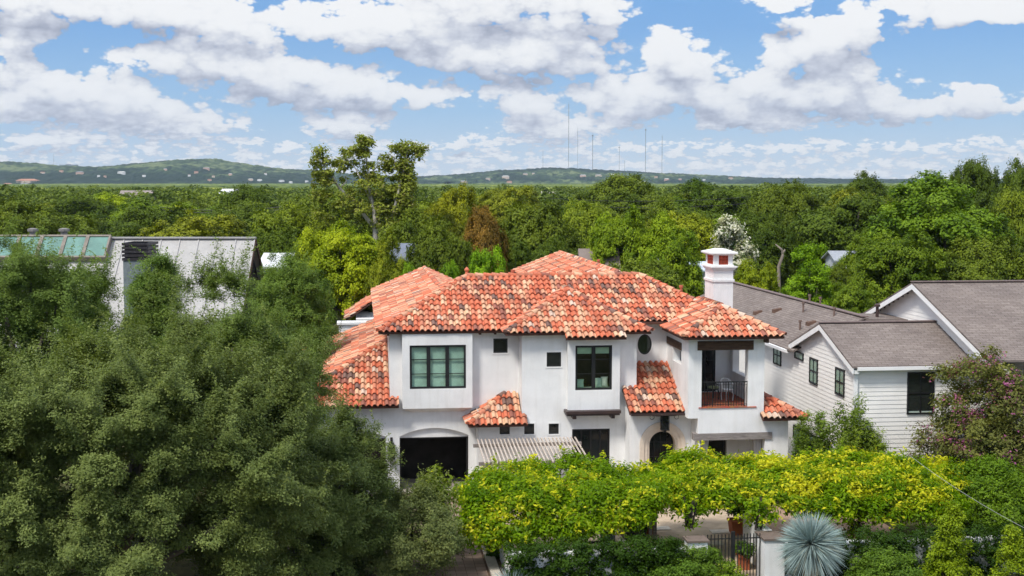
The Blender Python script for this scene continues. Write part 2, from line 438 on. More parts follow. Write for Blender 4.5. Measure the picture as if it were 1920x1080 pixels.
M_TERRA = tinted('terracotta', rough=.8, var=.2, scale=14)
M_WOODDOOR = simple('dark_door', (.02, .014, .011), .3, 4, rough=.5)

# ------------------------------------------------------------------ clay tile roofs
def tile_color():
    r = random.random()
    if r < .36: b = srgb(208, 117, 86)
    elif r < .54: b = srgb(202, 130, 102)
    elif r < .70: b = srgb(218, 162, 130)
    elif r < .83: b = srgb(222, 178, 144)
    elif r < .92: b = srgb(158, 102, 86)
    elif r < .965: b = srgb(128, 100, 90)
    else: b = srgb(216, 190, 170)
    k = random.uniform(.86, 1.1)
    return tuple(min(.95, x * k) for x in b)

def inside(poly, x, y):
    c = False; j = len(poly) - 1
    for i in range(len(poly)):
        xi, yi = poly[i]; xj, yj = poly[j]
        if (yi > y) != (yj > y) and x < (xj - xi) * (y - yi) / (yj - yi) + xi: c = not c
        j = i
    return c

TW, TL = .24, .395
PROF = [(0, .012), (.10, .05), (.22, .078), (.36, .088), (.50, .078), (.62, .05), (.72, .012), (.86, -.012), (1.0, .012)]
class Slope:
    """one roof plane: dirn F L R B is the side it faces; eave is its w (F, B) or u (L, R) at height ze; poly in (u, w)"""
    def __init__(s, dirn, eave, ze, p, poly):
        s.d = dirn; s.e = eave; s.ze = ze; s.p = p; s.poly = poly; s.k = math.sqrt(1 + p * p)
        s.n = Vector({'F': (0, -p, 1), 'B': (0, p, 1), 'L': (-p, 0, 1), 'R': (p, 0, 1)}[dirn]).normalized()
    def run(s, u, w):
        return {'F': w - s.e, 'B': s.e - w, 'L': u - s.e, 'R': s.e - u}[s.d]
    def z(s, u, w): return s.ze + s.p * s.run(u, w)
    def uw(s, a, r):                  # a along the eave, r horizontal run up the slope
        return {'F': (a, s.e + r), 'B': (a, s.e - r), 'L': (s.e + r, a), 'R': (s.e - r, a)}[s.d]
    def pt(s, a, t, h):               # t along the slope
        u, w = s.uw(a, t / s.k); return Vector((u, w, s.z(u, w))) + s.n * h
    def ar(s):
        return [((q[0] if s.d in 'FB' else q[1]), s.run(q[0], q[1]) * s.k) for q in s.poly]
    def tiles(s, mb, near=.0):
        ar = s.ar(); a0 = min(q[0] for q in ar); a1 = max(q[0] for q in ar); t0 = min(q[1] for q in ar); t1 = max(q[1] for q in ar)
        mirror = s.d in 'BL'
        for i in range(int((a1 - a0) / TW) + 1):
            for j in range(int((t1 - t0) / TL) + 2):
                x0 = a0 + i * TW; y0 = t0 + j * TL - .06; col = tile_color()
                jx = random.uniform(-.012, .012); jl = random.uniform(0, .022); jy = random.uniform(-.02, .02)
                if not (inside(ar, x0 + TW * .5, y0 + TL * .2) or inside(ar, x0 + TW * .5, y0 + TL * .9) or inside(ar, x0 + TW * .1, y0 + TL * .5) or inside(ar, x0 + TW * .9, y0 + TL * .5)): continue
                lift0 = .05 + jl
                for k in range(len(PROF) - 1):
                    (xa, ha), (xb, hb) = PROF[k], PROF[k + 1]
                    for (ya, yb) in ((0, .5), (.5, 1.08)):
                        cx = x0 + (xa + xb) / 2 * TW; cy = y0 + (ya + yb) / 2 * TL
                        if not inside(ar, cx, max(cy, t0 + .01)): continue
                        q = []
                        for (x, h, y) in ((xa, ha, ya), (xb, hb, ya), (xb, hb, yb), (xa, ha, yb)):
                            q.append(s.pt(x0 + jx + x * TW, y0 + jy + y * TL, h + lift0 * (1 - y / 1.08) + .012))
                        if mirror: q = q[::-1]
                        mb.face(q, col)
                        if ya == 0:
                            lo = [s.pt(x0 + jx + xa * TW, y0 + jy, ha + lift0 + .012), s.pt(x0 + jx + xb * TW, y0 + jy, hb + lift0 + .012),
                                  s.pt(x0 + jx + xb * TW, y0 + jy + .004, hb + lift0 - .022), s.pt(x0 + jx + xa * TW, y0 + jy + .004, ha + lift0 - .022)]
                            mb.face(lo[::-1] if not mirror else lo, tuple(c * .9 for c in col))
    def deck(s, mb, th=.09):
        top = [Vector((u, w, s.z(u, w))) for u, w in s.poly]; bot = [p - Vector((0, 0, th)) for p in top]
        mb.face(top); mb.face(bot[::-1])
        for i in range(len(top)):
            j = (i + 1) % len(top); mb.face([top[i], bot[i], bot[j], top[j]])

def caps(mb, a, b, lift=.05, r=.115):
    a = Vector(a); b = Vector(b); d = b - a; ln = d.length; n = max(1, round(ln / .36)); d.normalize()
    if d.z < 0: pass
    sd = d.cross(Vector((0, 0, 1))).normalized(); up = sd.cross(d).normalized()
    for i in range(n):
        p = a + (b - a) * (i / n); q = a + (b - a) * ((i + 1.14) / n); col = tile_color()
        lo = d.z >= 0
        r0, r1 = (r * 1.15, r * .92); h0, h1 = lift + .035, lift
        for k in range(7):
            t0 = math.pi * (k / 7) * 1.15 - math.pi * .075; t1 = math.pi * ((k + 1) / 7) * 1.15 - math.pi * .075
            f = lambda c, rr, h, t: c + sd * math.cos(t) * rr + up * (math.sin(t) * rr + h - .03)
            mb.face([f(p, r0, h0, t0), f(p, r0, h0, t1), f(q, r1, h1, t1), f(q, r1, h1, t0)][::-1], col)
        ring = [p + sd * math.cos(t) * r0 + up * (math.sin(t) * r0 + h0 - .03) for t in [math.pi * k / 7 for k in range(8)]]
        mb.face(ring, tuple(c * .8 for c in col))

def tile_roof(name, parent, base, slopes, hips):
    mb = MB()
    for s in slopes: s.tiles(mb)
    ro = mb.build(name, M_TILE, parent, base=base)
    dk = MB()
    for s in slopes: s.deck(dk)
    dk.build('roof_deck', M_DECK, ro, base=base)
    if hips:
        hb = MB()
        for a, b in hips: caps(hb, a, b)
        hb.build('ridge_cap', M_TILE, ro, base=base)
    return ro

# ------------------------------------------------------------------ walls with openings, windows
class Face:
    """a wall face: side F (faces -w), L (faces -u), R (faces +u); a runs along it, d goes inwards"""
    def __init__(s, side, c): s.side = side; s.c = c
    def p(s, a, z, d=0.0):
        if s.side == 'F': return (a, s.c + d, z)
        if s.side == 'B': return (a, s.c - d, z)
        if s.side == 'L': return (s.c + d, a, z)
        return (s.c - d, a, z)
    def box(s, mb, a0, a1, z0, z1, d0, d1, col=None):
        q0 = s.p(a0, z0, d0); q1 = s.p(a1, z1, d1)
        mb.box(q0[0], q1[0], q0[1], q1[1], q0[2], q1[2], col)
    def px(s, px, py):                 # pixel of the photograph onto this wall: (a, z)
        d = lray(px, py)
        if s.side in 'FB': t = (s.c - CL[1]) / d[1]; return CL[0] + t * d[0], CAMZ + t * d[2]
        t = (s.c - CL[0]) / d[0]; return CL[1] + t * d[1], CAMZ + t * d[2]

def oriented(mb, side, pts, col=None):
    flip = side in 'LB'
    mb.face(pts[::-1] if flip else pts, col)

def wall(mb, F, a0, a1, z0, z1, holes=(), depth=.16):
    """holes: (a0, a1, z0, z1, kind) kind None, 'arch' (segment or half round above spring), 'oval'"""
    xs = sorted({a0, a1, *[h[0] for h in holes], *[h[1] for h in holes]}); zs = sorted({z0, z1, *[h[2] for h in holes], *[h[3] for h in holes]})
    xs = [x for x in xs if a0 <= x <= a1]; zs = [z for z in zs if z0 <= z <= z1]
    for i in range(len(xs) - 1):
        for j in range(len(zs) - 1):
            cx, cz = (xs[i] + xs[i + 1]) / 2, (zs[j] + zs[j + 1]) / 2
            if any(h[0] < cx < h[1] and h[2] < cz < h[3] for h in holes): continue
            oriented(mb, F.side, [F.p(xs[i], zs[j]), F.p(xs[i + 1], zs[j]), F.p(xs[i + 1], zs[j + 1]), F.p(xs[i], zs[j + 1])])
    for h in holes:
        lo, up = hole_curve(h); n = len(lo)
        for i in range(n - 1):
            if up[i][1] < h[3] - 1e-6 or up[i + 1][1] < h[3] - 1e-6:
                oriented(mb, F.side, [F.p(*up[i]), F.p(*up[i + 1]), F.p(up[i + 1][0], h[3]), F.p(up[i][0], h[3])])
            if lo[i][1] > h[2] + 1e-6 or lo[i + 1][1] > h[2] + 1e-6:
                oriented(mb, F.side, [F.p(lo[i][0], h[2]), F.p(lo[i + 1][0], h[2]), F.p(*lo[i + 1]), F.p(*lo[i])])
            mb.face([F.p(*up[i]), F.p(*up[i + 1]), F.p(*up[i + 1], depth), F.p(*up[i], depth)])
            mb.face([F.p(*lo[i]), F.p(*lo[i + 1]), F.p(*lo[i + 1], depth), F.p(*lo[i], depth)])
        for e in (0, n - 1):
            if up[e][1] - lo[e][1] > 1e-3: mb.face([F.p(*lo[e]), F.p(*up[e]), F.p(*up[e], depth), F.p(*lo[e], depth)])

def hole_curve(h):
    x0, x1, z0, z1, kind = h[:5]; n = 1 if kind is None else 28
    lo, up = [], []
    for i in range(n + 1):
        t = -math.cos(math.pi * i / n) if n > 1 else (-1 if i == 0 else 1)
        x = (x0 + x1) / 2 + t * (x1 - x0) / 2; s = math.sqrt(max(0, 1 - t * t))
        if kind is None: lo.append((x, z0)); up.append((x, z1))
        elif kind == 'oval':
            m = (z0 + z1) / 2; lo.append((x, m - s * (z1 - z0) / 2)); up.append((x, m + s * (z1 - z0) / 2))
        elif kind == 'arch':
            spring = h[5]; rise = z1 - spring; wd = (x1 - x0) / 2
            if abs(rise - wd) < .02: zz = spring + s * rise
            else:
                rr = (wd * wd + rise * rise) / (2 * rise); zz = spring + math.sqrt(max(0, rr * rr - (t * wd) ** 2)) - (rr - rise)
            lo.append((x, z0)); up.append((x, zz))
    return lo, up

def window(parent, base, F, a0, a1, z0, z1, nx=1, rows=(), d=.05, fr=.07, th=.06, pane=None, name='window', label=None, mull=None):
    """window > frame bars in this mesh, pane as its child"""
    mb = MB(); mull = mull or fr
    F.box(mb, a0, a1, z0, z0 + fr, d, d + th); F.box(mb, a0, a1, z1 - fr, z1, d, d + th)
    F.box(mb, a0, a0 + fr, z0 + fr, z1 - fr, d, d + th); F.box(mb, a1 - fr, a1, z0 + fr, z1 - fr, d, d + th)
    for i in range(1, nx):
        x = a0 + (a1 - a0) * i / nx; F.box(mb, x - mull / 2, x + mull / 2, z0 + fr, z1 - fr, d + .003, d + th)
    for r in rows:
        z = z0 + (z1 - z0) * r
        for i in range(nx):
            xa = a0 + (a1 - a0) * i / nx + fr * (1 if i == 0 else .5); xb = a0 + (a1 - a0) * (i + 1) / nx - fr * (1 if i == nx - 1 else .5)
            F.box(mb, xa, xb, z - .014, z + .014, d + .015, d + th)
    o = mb.build(name, M_BLACK, parent, base=base)
    if label: o['label'] = label
    pb = MB(); e = fr * .5; oriented(pb, F.side, [F.p(a0 + e, z0 + e, d + th * .6), F.p(a1 - e, z0 + e, d + th * .6), F.p(a1 - e, z1 - e, d + th * .6), F.p(a0 + e, z1 - e, d + th * .6)])
    pb.build('pane', pane or M_GLASS, o, base=base)
    return o
# ------------------------------------------------------------------ the white stucco house with the clay roofs
house = house_frame('white_house', 2.4, 0.0)
tag(house, 'white stucco villa with mottled red clay tile roofs, tall chimney and open garage', 'house')
H = house
FA = Face('F', 0.0); FM = Face('F', -1.1); FBAY = Face('F', -1.42); FTRI = Face('F', -.36); FO = Face('F', .5)
FT = Face('F', -3.2); FTL = Face('L', 6.6); FTR = Face('R', 9.66); FD = Face('F', -2.1)

# --- walls
w = MB()
tri = (-4.2, -1.92, 4.22, 6.0, None)
gar = (-4.62, -1.80, 0.0, 2.55, 'arch', 2.22); gar2 = (-8.1, -5.18, 0.0, 2.55, 'arch', 2.22)
wall(w, FA, -9.0, .28, -.05, 3.55, [gar, gar2], .3)
swA = (-.77, -.18, 5.6, 6.2, None)
wall(w, FA, -5.0, .28, 3.55, 6.62, [swA], .1)
w.face([(-5.0, 0, 3.5), (-5.0, 8, 3.5), (-5.0, 8, 6.6), (-5.0, 0, 6.6)]); w.face([(-9.0, 0, -.05), (-9.0, 16, -.05), (-9.0, 16, 3.7), (-9.0, 0, 3.7)])
w.build('garage_wall', M_STUCCO, H, base=H)
w = MB()
swM = (1.28, 1.87, 5.15, 5.74, None); g3 = [(-.63, -.22, 2.44, 2.87, None), (.37, .78, 2.42, 2.85, None), (1.37, 1.78, 2.40, 2.83, None)]
mdoor = (2.33, 3.88, 0.05, 2.58, None)
wall(w, FM, .28, 4.97, 3.2, 6.62, [swM, (2.15, 4.17, 3.5, 6.45, None)], .1)
wall(w, FM, -1.48, 4.97, -.05, 3.2, g3 + [mdoor], .12)
w.face([(.28, -1.1, 3.2), (.28, 0, 3.2), (.28, 0, 6.6), (.28, -1.1, 6.6)]); w.face([(-1.48, -1.1, -.05), (-1.48, 0, -.05), (-1.48, 0, 3.4), (-1.48, -1.1, 3.4)])
w.face([(4.97, -1.1, -.05), (4.97, .5, -.05), (4.97, .5, 6.6), (4.97, -1.1, 6.6)])
w.build('middle_wall', M_STUCCO, H, base=H)
w = MB()
oval = (5.34, 5.95, 5.38, 6.24, 'oval')
wall(w, FO, 4.97, 6.6, 3.2, 7.0, [oval], .08)
ad = (4.98, 6.70, .05, 2.93, 'arch', 2.07)
wall(w, FD, 4.5, 7.0, -.05, 3.5, [ad], .04)
w.face([(4.5, -2.1, -.05), (4.5, -1.1, -.05), (4.5, -1.1, 3.5), (4.5, -2.1, 3.5)])
w.build('entrance_wall', M_STUCCO, H, base=H)
# balcony tower
w = MB()
balc = (7.13, 9.0, 3.72, 6.04, None)
FT.box(w, 6.6, 7.13, 3.3, 6.55, 0, .42); FT.box(w, 9.0, 9.66, 3.3, 6.55, 0, .42); FT.box(w, 7.13, 9.0, 6.04, 6.55, .003, .4)
log = (7.1, 9.72, -.05, 2.45, None)
wall(w, FT, 7.0, 10.67, -.05, 3.3, [log], .3)
w.face([(7.0, -3.2, -.05), (7.0, -2.1, -.05), (7.0, -2.1, 3.5), (7.0, -3.2, 3.5)])
w.face([(10.67, -3.2, -.05), (10.67, 4, -.05), (10.67, 4, 3.6), (10.67, -3.2, 3.6)])
# side walls of the balcony, each with an opening under a beam
so = (-2.0, -.55, 5.27, 5.95, None)
wall(w, FTL, -2.78, .5, 3.3, 6.55, [so], .3)
wall(w, Face('R', 6.9), -2.78, .7, 3.72, 6.5, [so], .0)
so2 = (-2.6, .3, 4.66, 6.05, None)
wall(w, FTR, -2.78, .9, 3.3, 6.55, [so2], .28); wall(w, Face('L', 9.38), -2.78, .7, 3.72, 6.5, [so2], .0)
FT2 = Face('F', .6); wall(w, FT2, 6.9, 9.38, 3.72, 6.5, [(7.8, 8.72, 3.75, 6.15, None)], .1)
w.box(6.602, 9.658, -3.197, .88, 3.301, 3.7); w.box(6.62, 9.64, -2.7, .88, 6.45, 6.6)
w.build('balcony_wall', M_STUCCO, H, base=H)
# backing walls, so the house is closed from the side and behind
w = MB()
w.box(-4.98, 9.6, 2.3, 7.0, -.05, 6.55); w.box(4.3, 6.55, .75, 2.2, 3.0, 6.9); w.box(4.0, 10.5, .3, 2.2, -.05, 3.2); w.box(-4.9, -.3, 7.0, 20, -.05, 6.5); w.box(3.6, 8.4, 7.0, 23.5, -.05, 7.3); w.box(-8.9, -5.0, .6, 16.2, 2.9, 3.2)
w.box(-6.4, -4.9, 24.5, 33, 0, 4.6); w.box(9.6, 10.6, -2.0, 6, -.05, 3.3)
w.build('rear_wall', M_STUCCO, H, base=H)
# dark rooms behind the openings
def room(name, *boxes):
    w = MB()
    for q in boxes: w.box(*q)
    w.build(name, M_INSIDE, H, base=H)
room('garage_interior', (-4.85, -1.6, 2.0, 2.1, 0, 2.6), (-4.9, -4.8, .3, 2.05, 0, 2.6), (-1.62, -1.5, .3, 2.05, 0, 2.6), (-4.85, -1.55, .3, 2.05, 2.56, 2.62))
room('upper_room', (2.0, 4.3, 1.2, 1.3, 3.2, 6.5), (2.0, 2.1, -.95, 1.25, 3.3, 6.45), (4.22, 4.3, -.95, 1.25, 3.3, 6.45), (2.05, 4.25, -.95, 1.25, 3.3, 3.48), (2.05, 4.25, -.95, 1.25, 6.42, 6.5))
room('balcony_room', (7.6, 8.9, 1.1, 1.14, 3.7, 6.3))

# --- the bay boxes that carry the two large windows
w = MB()
wall(w, FTRI, -4.5, -1.66, 3.42, 6.5, [tri], .12)
for a in (-4.5, -1.66): w.face([(a, -.36, 3.42), (a, 0, 3.42), (a, 0, 6.5), (a, -.36, 6.5)])
w.hexa([(-4.1, -.02, 3.22), (-2.05, -.02, 3.22), (-2.05, 0, 3.22), (-4.1, 0, 3.22), (-4.5, -.36, 3.42), (-1.66, -.36, 3.42), (-1.66, 0, 3.42), (-4.5, 0, 3.42)])
w.build('window_bay', M_TRIM, H, base=H)
w = MB()
dw = (2.4, 3.9, 4.22, 6.03, None)
wall(w, FBAY, 2.1, 4.22, 3.42, 6.5, [dw], .12)
for a in (2.1, 4.22): w.face([(a, -1.42, 3.42), (a, -1.1, 3.42), (a, -1.1, 6.5), (a, -1.42, 6.5)])
w.face([(2.1, -1.42, 3.42), (4.22, -1.42, 3.42), (4.22, -1.1, 3.42), (2.1, -1.1, 3.42)])
w.build('window_bay', M_TRIM, H, base=H)
w = MB(); w.box(1.98, 4.22, -1.72, -1.0, 3.30, 3.415); w.box(2.02, 4.18, -1.66, -1.0, 3.22, 3.298)
for a in (2.28, 3.85): w.box(a, a + .14, -1.6, -1.0, 3.08, 3.218)
w.build('bay_beam', M_BRONZE, H, base=H)

# --- windows
tw = window(H, H, FTRI, *tri[:4], nx=3, rows=(.34, .67), fr=.085, mull=.15, pane=M_CLEAR, label='triple window with pale green blinds')
b = MB(); n = 44
for i in range(n):
    z = tri[2] + .06 + (tri[3] - tri[2] - .1) * i / n; FTRI.box(b, tri[0] + .06, tri[1] - .06, z, z + .03, .16, .19)
b.build('blind', M_BLIND, tw, base=H)
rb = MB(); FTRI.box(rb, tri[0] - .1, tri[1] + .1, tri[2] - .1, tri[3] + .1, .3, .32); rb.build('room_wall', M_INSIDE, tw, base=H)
dwn = window(H, H, FBAY, *dw[:4], nx=2, rows=(.36, .68), fr=.085, mull=.15, pane=M_CLEAR, label='double window with rolled green shades')
b = MB()
for (x0, x1) in ((2.5, 3.1), (3.2, 3.8)): FBAY.box(b, x0, x1, 5.68, 5.98, .17, .2)
b.build('shade', simple('green_shade', (.42, .55, .42), .1, 4), dwn, base=H)
window(H, H, FA, *swA[:4], fr=.055, d=.03); window(H, H, FM, *swM[:4], fr=.055, d=.03)
for q in g3: window(H, H, FM, *q[:4], fr=.05, d=.03)
window(H, H, FM, mdoor[0], mdoor[1], mdoor[2], mdoor[3], nx=4, rows=(), fr=.07, d=.05, name='glass_door', label='dark glazed door under the slatted pergola')
# raised surrounds of the small windows
for F, q in ((FA, swA), (FM, swM), (FM, g3[0]), (FM, g3[1]), (FM, g3[2])):
    w = MB(); a0, a1, z0, z1 = q[:4]; e = .06
    o_, i_ = [(a0 - e, z0 - e), (a1 + e, z0 - e), (a1 + e, z1 + e), (a0 - e, z1 + e)], [(a0, z0), (a1, z0), (a1, z1), (a0, z1)]
    for k in range(4):
        j = (k + 1) % 4
        w.face([F.p(*o_[k], -.018), F.p(*o_[j], -.018), F.p(*i_[j], -.018), F.p(*i_[k], -.018)]); w.face([F.p(*o_[k], 0), F.p(*o_[j], 0), F.p(*o_[j], -.018), F.p(*o_[k], -.018)]); w.face([F.p(*i_[k], -.018), F.p(*i_[j], -.018), F.p(*i_[j], .01), F.p(*i_[k], .01)])
    w.build('window_surround', M_TRIM, H, base=H)
# oval window
w = MB(); lo, up = hole_curve(oval); ring = lo + up[::-1][1:-1]; cx, cz = 5.645, 5.81
for i in range(len(ring)):
    p, q = ring[i], ring[(i + 1) % len(ring)]; s = lambda r, k: (cx + (r[0] - cx) * k, cz + (r[1] - cz) * k)
    for d0, k0, k1 in ((.02, .99, .87),):
        w.face([FO.p(*s(p, k0), d0), FO.p(*s(q, k0), d0), FO.p(*s(q, k1), d0), FO.p(*s(p, k1), d0)]); w.face([FO.p(*s(p, k1), d0), FO.p(*s(q, k1), d0), FO.p(*s(q, k1), d0 + .05), FO.p(*s(p, k1), d0 + .05)])
ow = w.build('oval_window', M_BLACK, H, base=H); w = MB()
w.face([FO.p(cx + (r[0] - cx) * .93, cz + (r[1] - cz) * .93, .06) for r in ring]); w.build('pane', glass_dark('green_glass', (.014, .026, .017)), ow, base=H)
w = MB()
for i in range(len(ring)):
    p, q = ring[i], ring[(i + 1) % len(ring)]; s = lambda r, k: (cx + (r[0] - cx) * k, cz + (r[1] - cz) * k)
    w.face([FO.p(*s(p, 1.16), -.02), FO.p(*s(q, 1.16), -.02), FO.p(*s(q, 1.0), -.02), FO.p(*s(p, 1.0), -.02)])
    w.face([FO.p(*s(p, 1.16), 0), FO.p(*s(q, 1.16), 0), FO.p(*s(q, 1.16), -.02), FO.p(*s(p, 1.16), -.02)])
w.build('oval_trim', M_TRIM, H, base=H)

# --- arched entrance: stone surround in two steps, dark door
w = MB(); acx = 5.84; spring = 2.07
def arch_ring(mb, r0, r1, d0, d1, n=26):
    pts = lambda r: [(acx - r, .05)] + [(acx - r * math.cos(math.pi * i / n), spring + r * math.sin(math.pi * i / n)) for i in range(n + 1)] + [(acx + r, .05)]
    A, B = pts(r0), pts(r1)
    for i in range(len(A) - 1):
        mb.face([FD.p(*A[i], d0), FD.p(*A[i + 1], d0), FD.p(*B[i + 1], d0), FD.p(*B[i], d0)])
        mb.face([FD.p(*B[i], d0), FD.p(*B[i + 1], d0), FD.p(*B[i + 1], .02), FD.p(*B[i], .02)])
        mb.face([FD.p(*A[i], d0), FD.p(*A[i + 1], d0), FD.p(*A[i + 1], d1), FD.p(*A[i], d1)])
arch_ring(w, .76, .93, -.07, .1); arch_ring(w, .62, .762, -.02, .1); arch_ring(w, .53, .622, .03, .45)
w.build('door_surround', M_STONE, H, base=H)
w = MB(); n = 20
w.face([FD.p(acx - .53, .05, .42)] + [FD.p(acx - .53 * math.cos(math.pi * i / n), spring + .53 * math.sin(math.pi * i / n), .42) for i in range(n + 1)] + [FD.p(acx + .53, .05, .42)])
dr = w.build('entrance_door', M_GLASS, H, base=H); w = MB()
for x in (-.26, 0, .26): FD.box(w, acx + x - .012, acx + x + .012, .05, spring + .42, .39, .415)
for z in (.9, 1.5, 2.1): FD.box(w, acx - .5, acx + .5, z - .012, z + .012, .392, .412)
w.build('grille', M_BLACK, dr, base=H)

# --- garage: open opening, recessed white tympanum, dark trim
w = MB()
for (x0, x1) in ((-4.62, -1.80), (-8.1, -5.18)):
    lo, up = hole_curve((x0, x1, 0, 2.55, 'arch', 2.22))
    for i in range(len(up) - 1): w.face([FA.p(up[i][0], 2.17, .12), FA.p(up[i + 1][0], 2.17, .12), FA.p(*up[i + 1], .12), FA.p(*up[i], .12)])
    FA.box(w, x0, x1, 2.15, 2.168, .12, .3)
w.build('garage_lintel', M_TRIM, H, base=H)
w = MB()
for (x0, x1) in ((-4.62, -1.80),):
    FA.box(w, x0 + .002, x0 + .07, 0, 2.148, .14, .28); FA.box(w, x1 - .07, x1 - .002, 0, 2.148, .14, .28); FA.box(w, x0 + .07, x1 - .07, 2.09, 2.148, .14, .28)
w.build('garage_door_frame', M_BLACK, H, base=H)
w = MB(); FA.box(w, -8.09, -5.19, 0, 2.15, .16, .22)
for i in range(1, 9): FA.box(w, -8.09 + i * .322 - .012, -8.09 + i * .322 + .012, 0, 2.14, .14, .158)
w.build('garage_door', M_WOODDOOR, H, base=H)

# --- balcony: timber beams, rail, tiled floor, door
w = MB(); FT.box(w, 6.95, 9.2, 6.0, 6.36, -.05, .36); w.build('balcony_beam', M_BEAM, H, base=H)
w = MB(); FTL.box(w, -2.06, .42, 5.86, 6.16, -.04, .3); w.build('balcony_beam', M_BEAM, H, base=H)
w = MB(); FT.box(w, 6.83, 10.0, 2.43, 2.70, -.06, .3); w.build('loggia_beam', M_GREYBEAM, H, base=H)
w = MB()
for i in range(13):
    for j in range(21):
        c = srgb(random.randint(150, 190), random.randint(86, 112), random.randint(62, 84)); w.box(7.02 + i * .18, 7.19 + i * .18, -3.24 + j * .18, -3.07 + j * .18, 3.702, 3.74, c)
w.build('balcony_floor', M_TERRA, H, base=H)
w = MB(); FT.box(w, 7.13, 9.0, 4.70, 4.74, .05, .09); FT.box(w, 7.13, 9.0, 4.60, 4.615, .06, .08); FT.box(w, 7.13, 9.0, 3.82, 3.84, .06, .08)
for i in range(18):
    x = 7.17 + i * .107; t = .017 if i % 6 == 4 else .009
    FT.box(w, x - t, x + t, 3.76 if i % 6 != 4 else 3.741, 4.70, .061, .079)
w.build('balcony_railing', M_BLACK, H, base=H)
bd = window(H, H, FT2, 7.8, 8.72, 3.75, 6.15, nx=2, rows=(.3, .55, .78), fr=.09, d=.03, name='balcony_door', label='dark glazed door to the balcony')

# --- loggia below
w = MB(); w.box(8.62, 10.6, -1.6, -1.4, 0, 3.2); w.build('loggia_wall', M_STUCCO, H, base=H)
window(H, H, Face('F', -1.5), 7.05, 8.6, .05, 2.7, nx=2, d=0, name='glass_door', label='dark glazed doors inside the loggia')

# --- clay roofs
ZE = 6.56; PT = .5
main = [Slope('F', -.4, ZE, PT, [(-5.45, -.4), (5.2, -.4), (5.2, .05), (9.45, .05), (6.02, 3.48), (-1.57, 3.48)]),
        Slope('L', -5.45, ZE, PT, [(-5.45, -.4), (-1.57, 3.48), (-2.7, 5.2), (-2.7, 17.8), (-5.45, 20.55)]),
        Slope('R', 9.9, ZE, PT, [(9.9, -.4), (9.9, 7.36), (6.02, 3.48)]),
        Slope('B', 7.36, ZE, PT, [(9.9, 7.36), (-1.5, 7.36), (-1.57, 3.48), (6.02, 3.48)])]
rz = ZE + PT * 3.88
tile_roof('main_roof', H, H, main, [((-5.45, -.4, ZE), (-1.57, 3.48, rz)), ((-1.57, 3.48, rz), (6.02, 3.48, rz)), ((9.45, .05, ZE + .22), (6.02, 3.48, rz))])
lz = ZE + PT * 2.75
tile_roof('left_wing_roof', H, H, [Slope('R', .05, ZE, PT, [(.05, 6.5), (.05, 20.55), (-2.7, 17.8), (-2.7, 5.0)]), Slope('B', 20.55, ZE, PT, [(-5.45, 20.55), (-2.7, 17.8), (.05, 20.55)])],
          [((-2.7, 17.8, lz), (-2.7, 5.4, lz)), ((-5.45, 20.55, ZE), (-2.7, 17.8, lz)), ((.05, 20.55, ZE), (-2.7, 17.8, lz))])
# the long rear wing with its ridge running back
tile_roof('rear_wing_roof', H, H, [Slope('L', 2.9, 7.36, PT, [(2.9, 4.2), (5.25, 4.2), (5.25, 21.6), (2.9, 24.0)]), Slope('R', 7.6, 7.36, PT, [(7.6, 4.2), (5.25, 4.2), (5.25, 21.6), (7.6, 24.0)]), Slope('B', 24.0, 7.36, PT, [(2.9, 24.0), (5.25, 21.6), (7.6, 24.0)])],
          [((5.25, 21.6, 8.53), (5.25, 4.2, 8.53)), ((2.9, 24.0, 7.36), (5.25, 21.6, 8.53)), ((7.6, 24.0, 7.36), (5.25, 21.6, 8.53))])
az_ = ZE + PT * 2.95
tile_roof('middle_roof', H, H, [Slope('F', -1.5, ZE, PT, [(-.42, -1.5), (1.95, -1.5), (1.95, -1.84), (4.4, -1.84), (4.4, -1.5), (5.48, -1.5), (2.5, 1.45)]),
                                Slope('L', -.42, ZE, PT, [(-.42, -1.5), (2.5, 1.45), (2.5, 2.6), (-.42, -.3)]), Slope('R', 5.48, ZE, PT, [(5.48, -1.5), (5.48, -.3), (2.5, 2.6), (2.5, 1.45)])],
          [((-.42, -1.5, ZE), (2.5, 1.45, az_)), ((5.48, -1.5, ZE), (2.5, 1.45, az_)), ((2.5, 1.45, az_), (2.5, 2.6, az_))])
tz = ZE + PT * 2.0
tile_roof('balcony_roof', H, H, [Slope('F', -3.7, ZE, PT, [(6.28, -3.7), (10.3, -3.7), (8.29, -1.7)]), Slope('L', 6.28, ZE, PT, [(6.28, -3.7), (8.29, -1.7), (8.29, 2.0), (6.28, .1)]), Slope('R', 10.3, ZE, PT, [(10.3, -3.7), (10.3, 1), (8.29, 1.6), (8.29, -1.7)])],
          [((6.28, -3.7, ZE), (8.29, -1.7, tz)), ((10.3, -3.7, ZE), (8.29, -1.7, tz)), ((8.29, -1.7, tz), (8.29, 1.4, tz))])
tile_roof('low_left_roof', H, H, [Slope('F', -.5, 3.57, PT, [(-9.3, -.5), (-4.65, -.5), (-4.65, -.02), (-5.02, -.02), (-5.02, 3.78)]), Slope('L', -9.3, 3.57, PT, [(-9.3, -.5), (-5.02, 3.78), (-5.02, 14.0), (-9.3, 18.0)])],
          [((-9.3, -.5, 3.57), (-5.02, 3.78, 5.71))])
tile_roof('far_left_roof', H, H, [Slope('L', -7.0, 4.5, .68, [(-7.0, 25.0), (-4.9, 25.0), (-4.9, 32.5), (-7.0, 33.0)])], [])
tile_roof('porch_roof', H, H, [Slope('F', -2.6, 3.47, PT, [(4.38, -2.6), (7.42, -2.6), (7.42, -2.3), (6.7, -2.3), (6.7, .48), (4.99, .48), (4.99, -1.12), (4.38, -1.12)])], [])
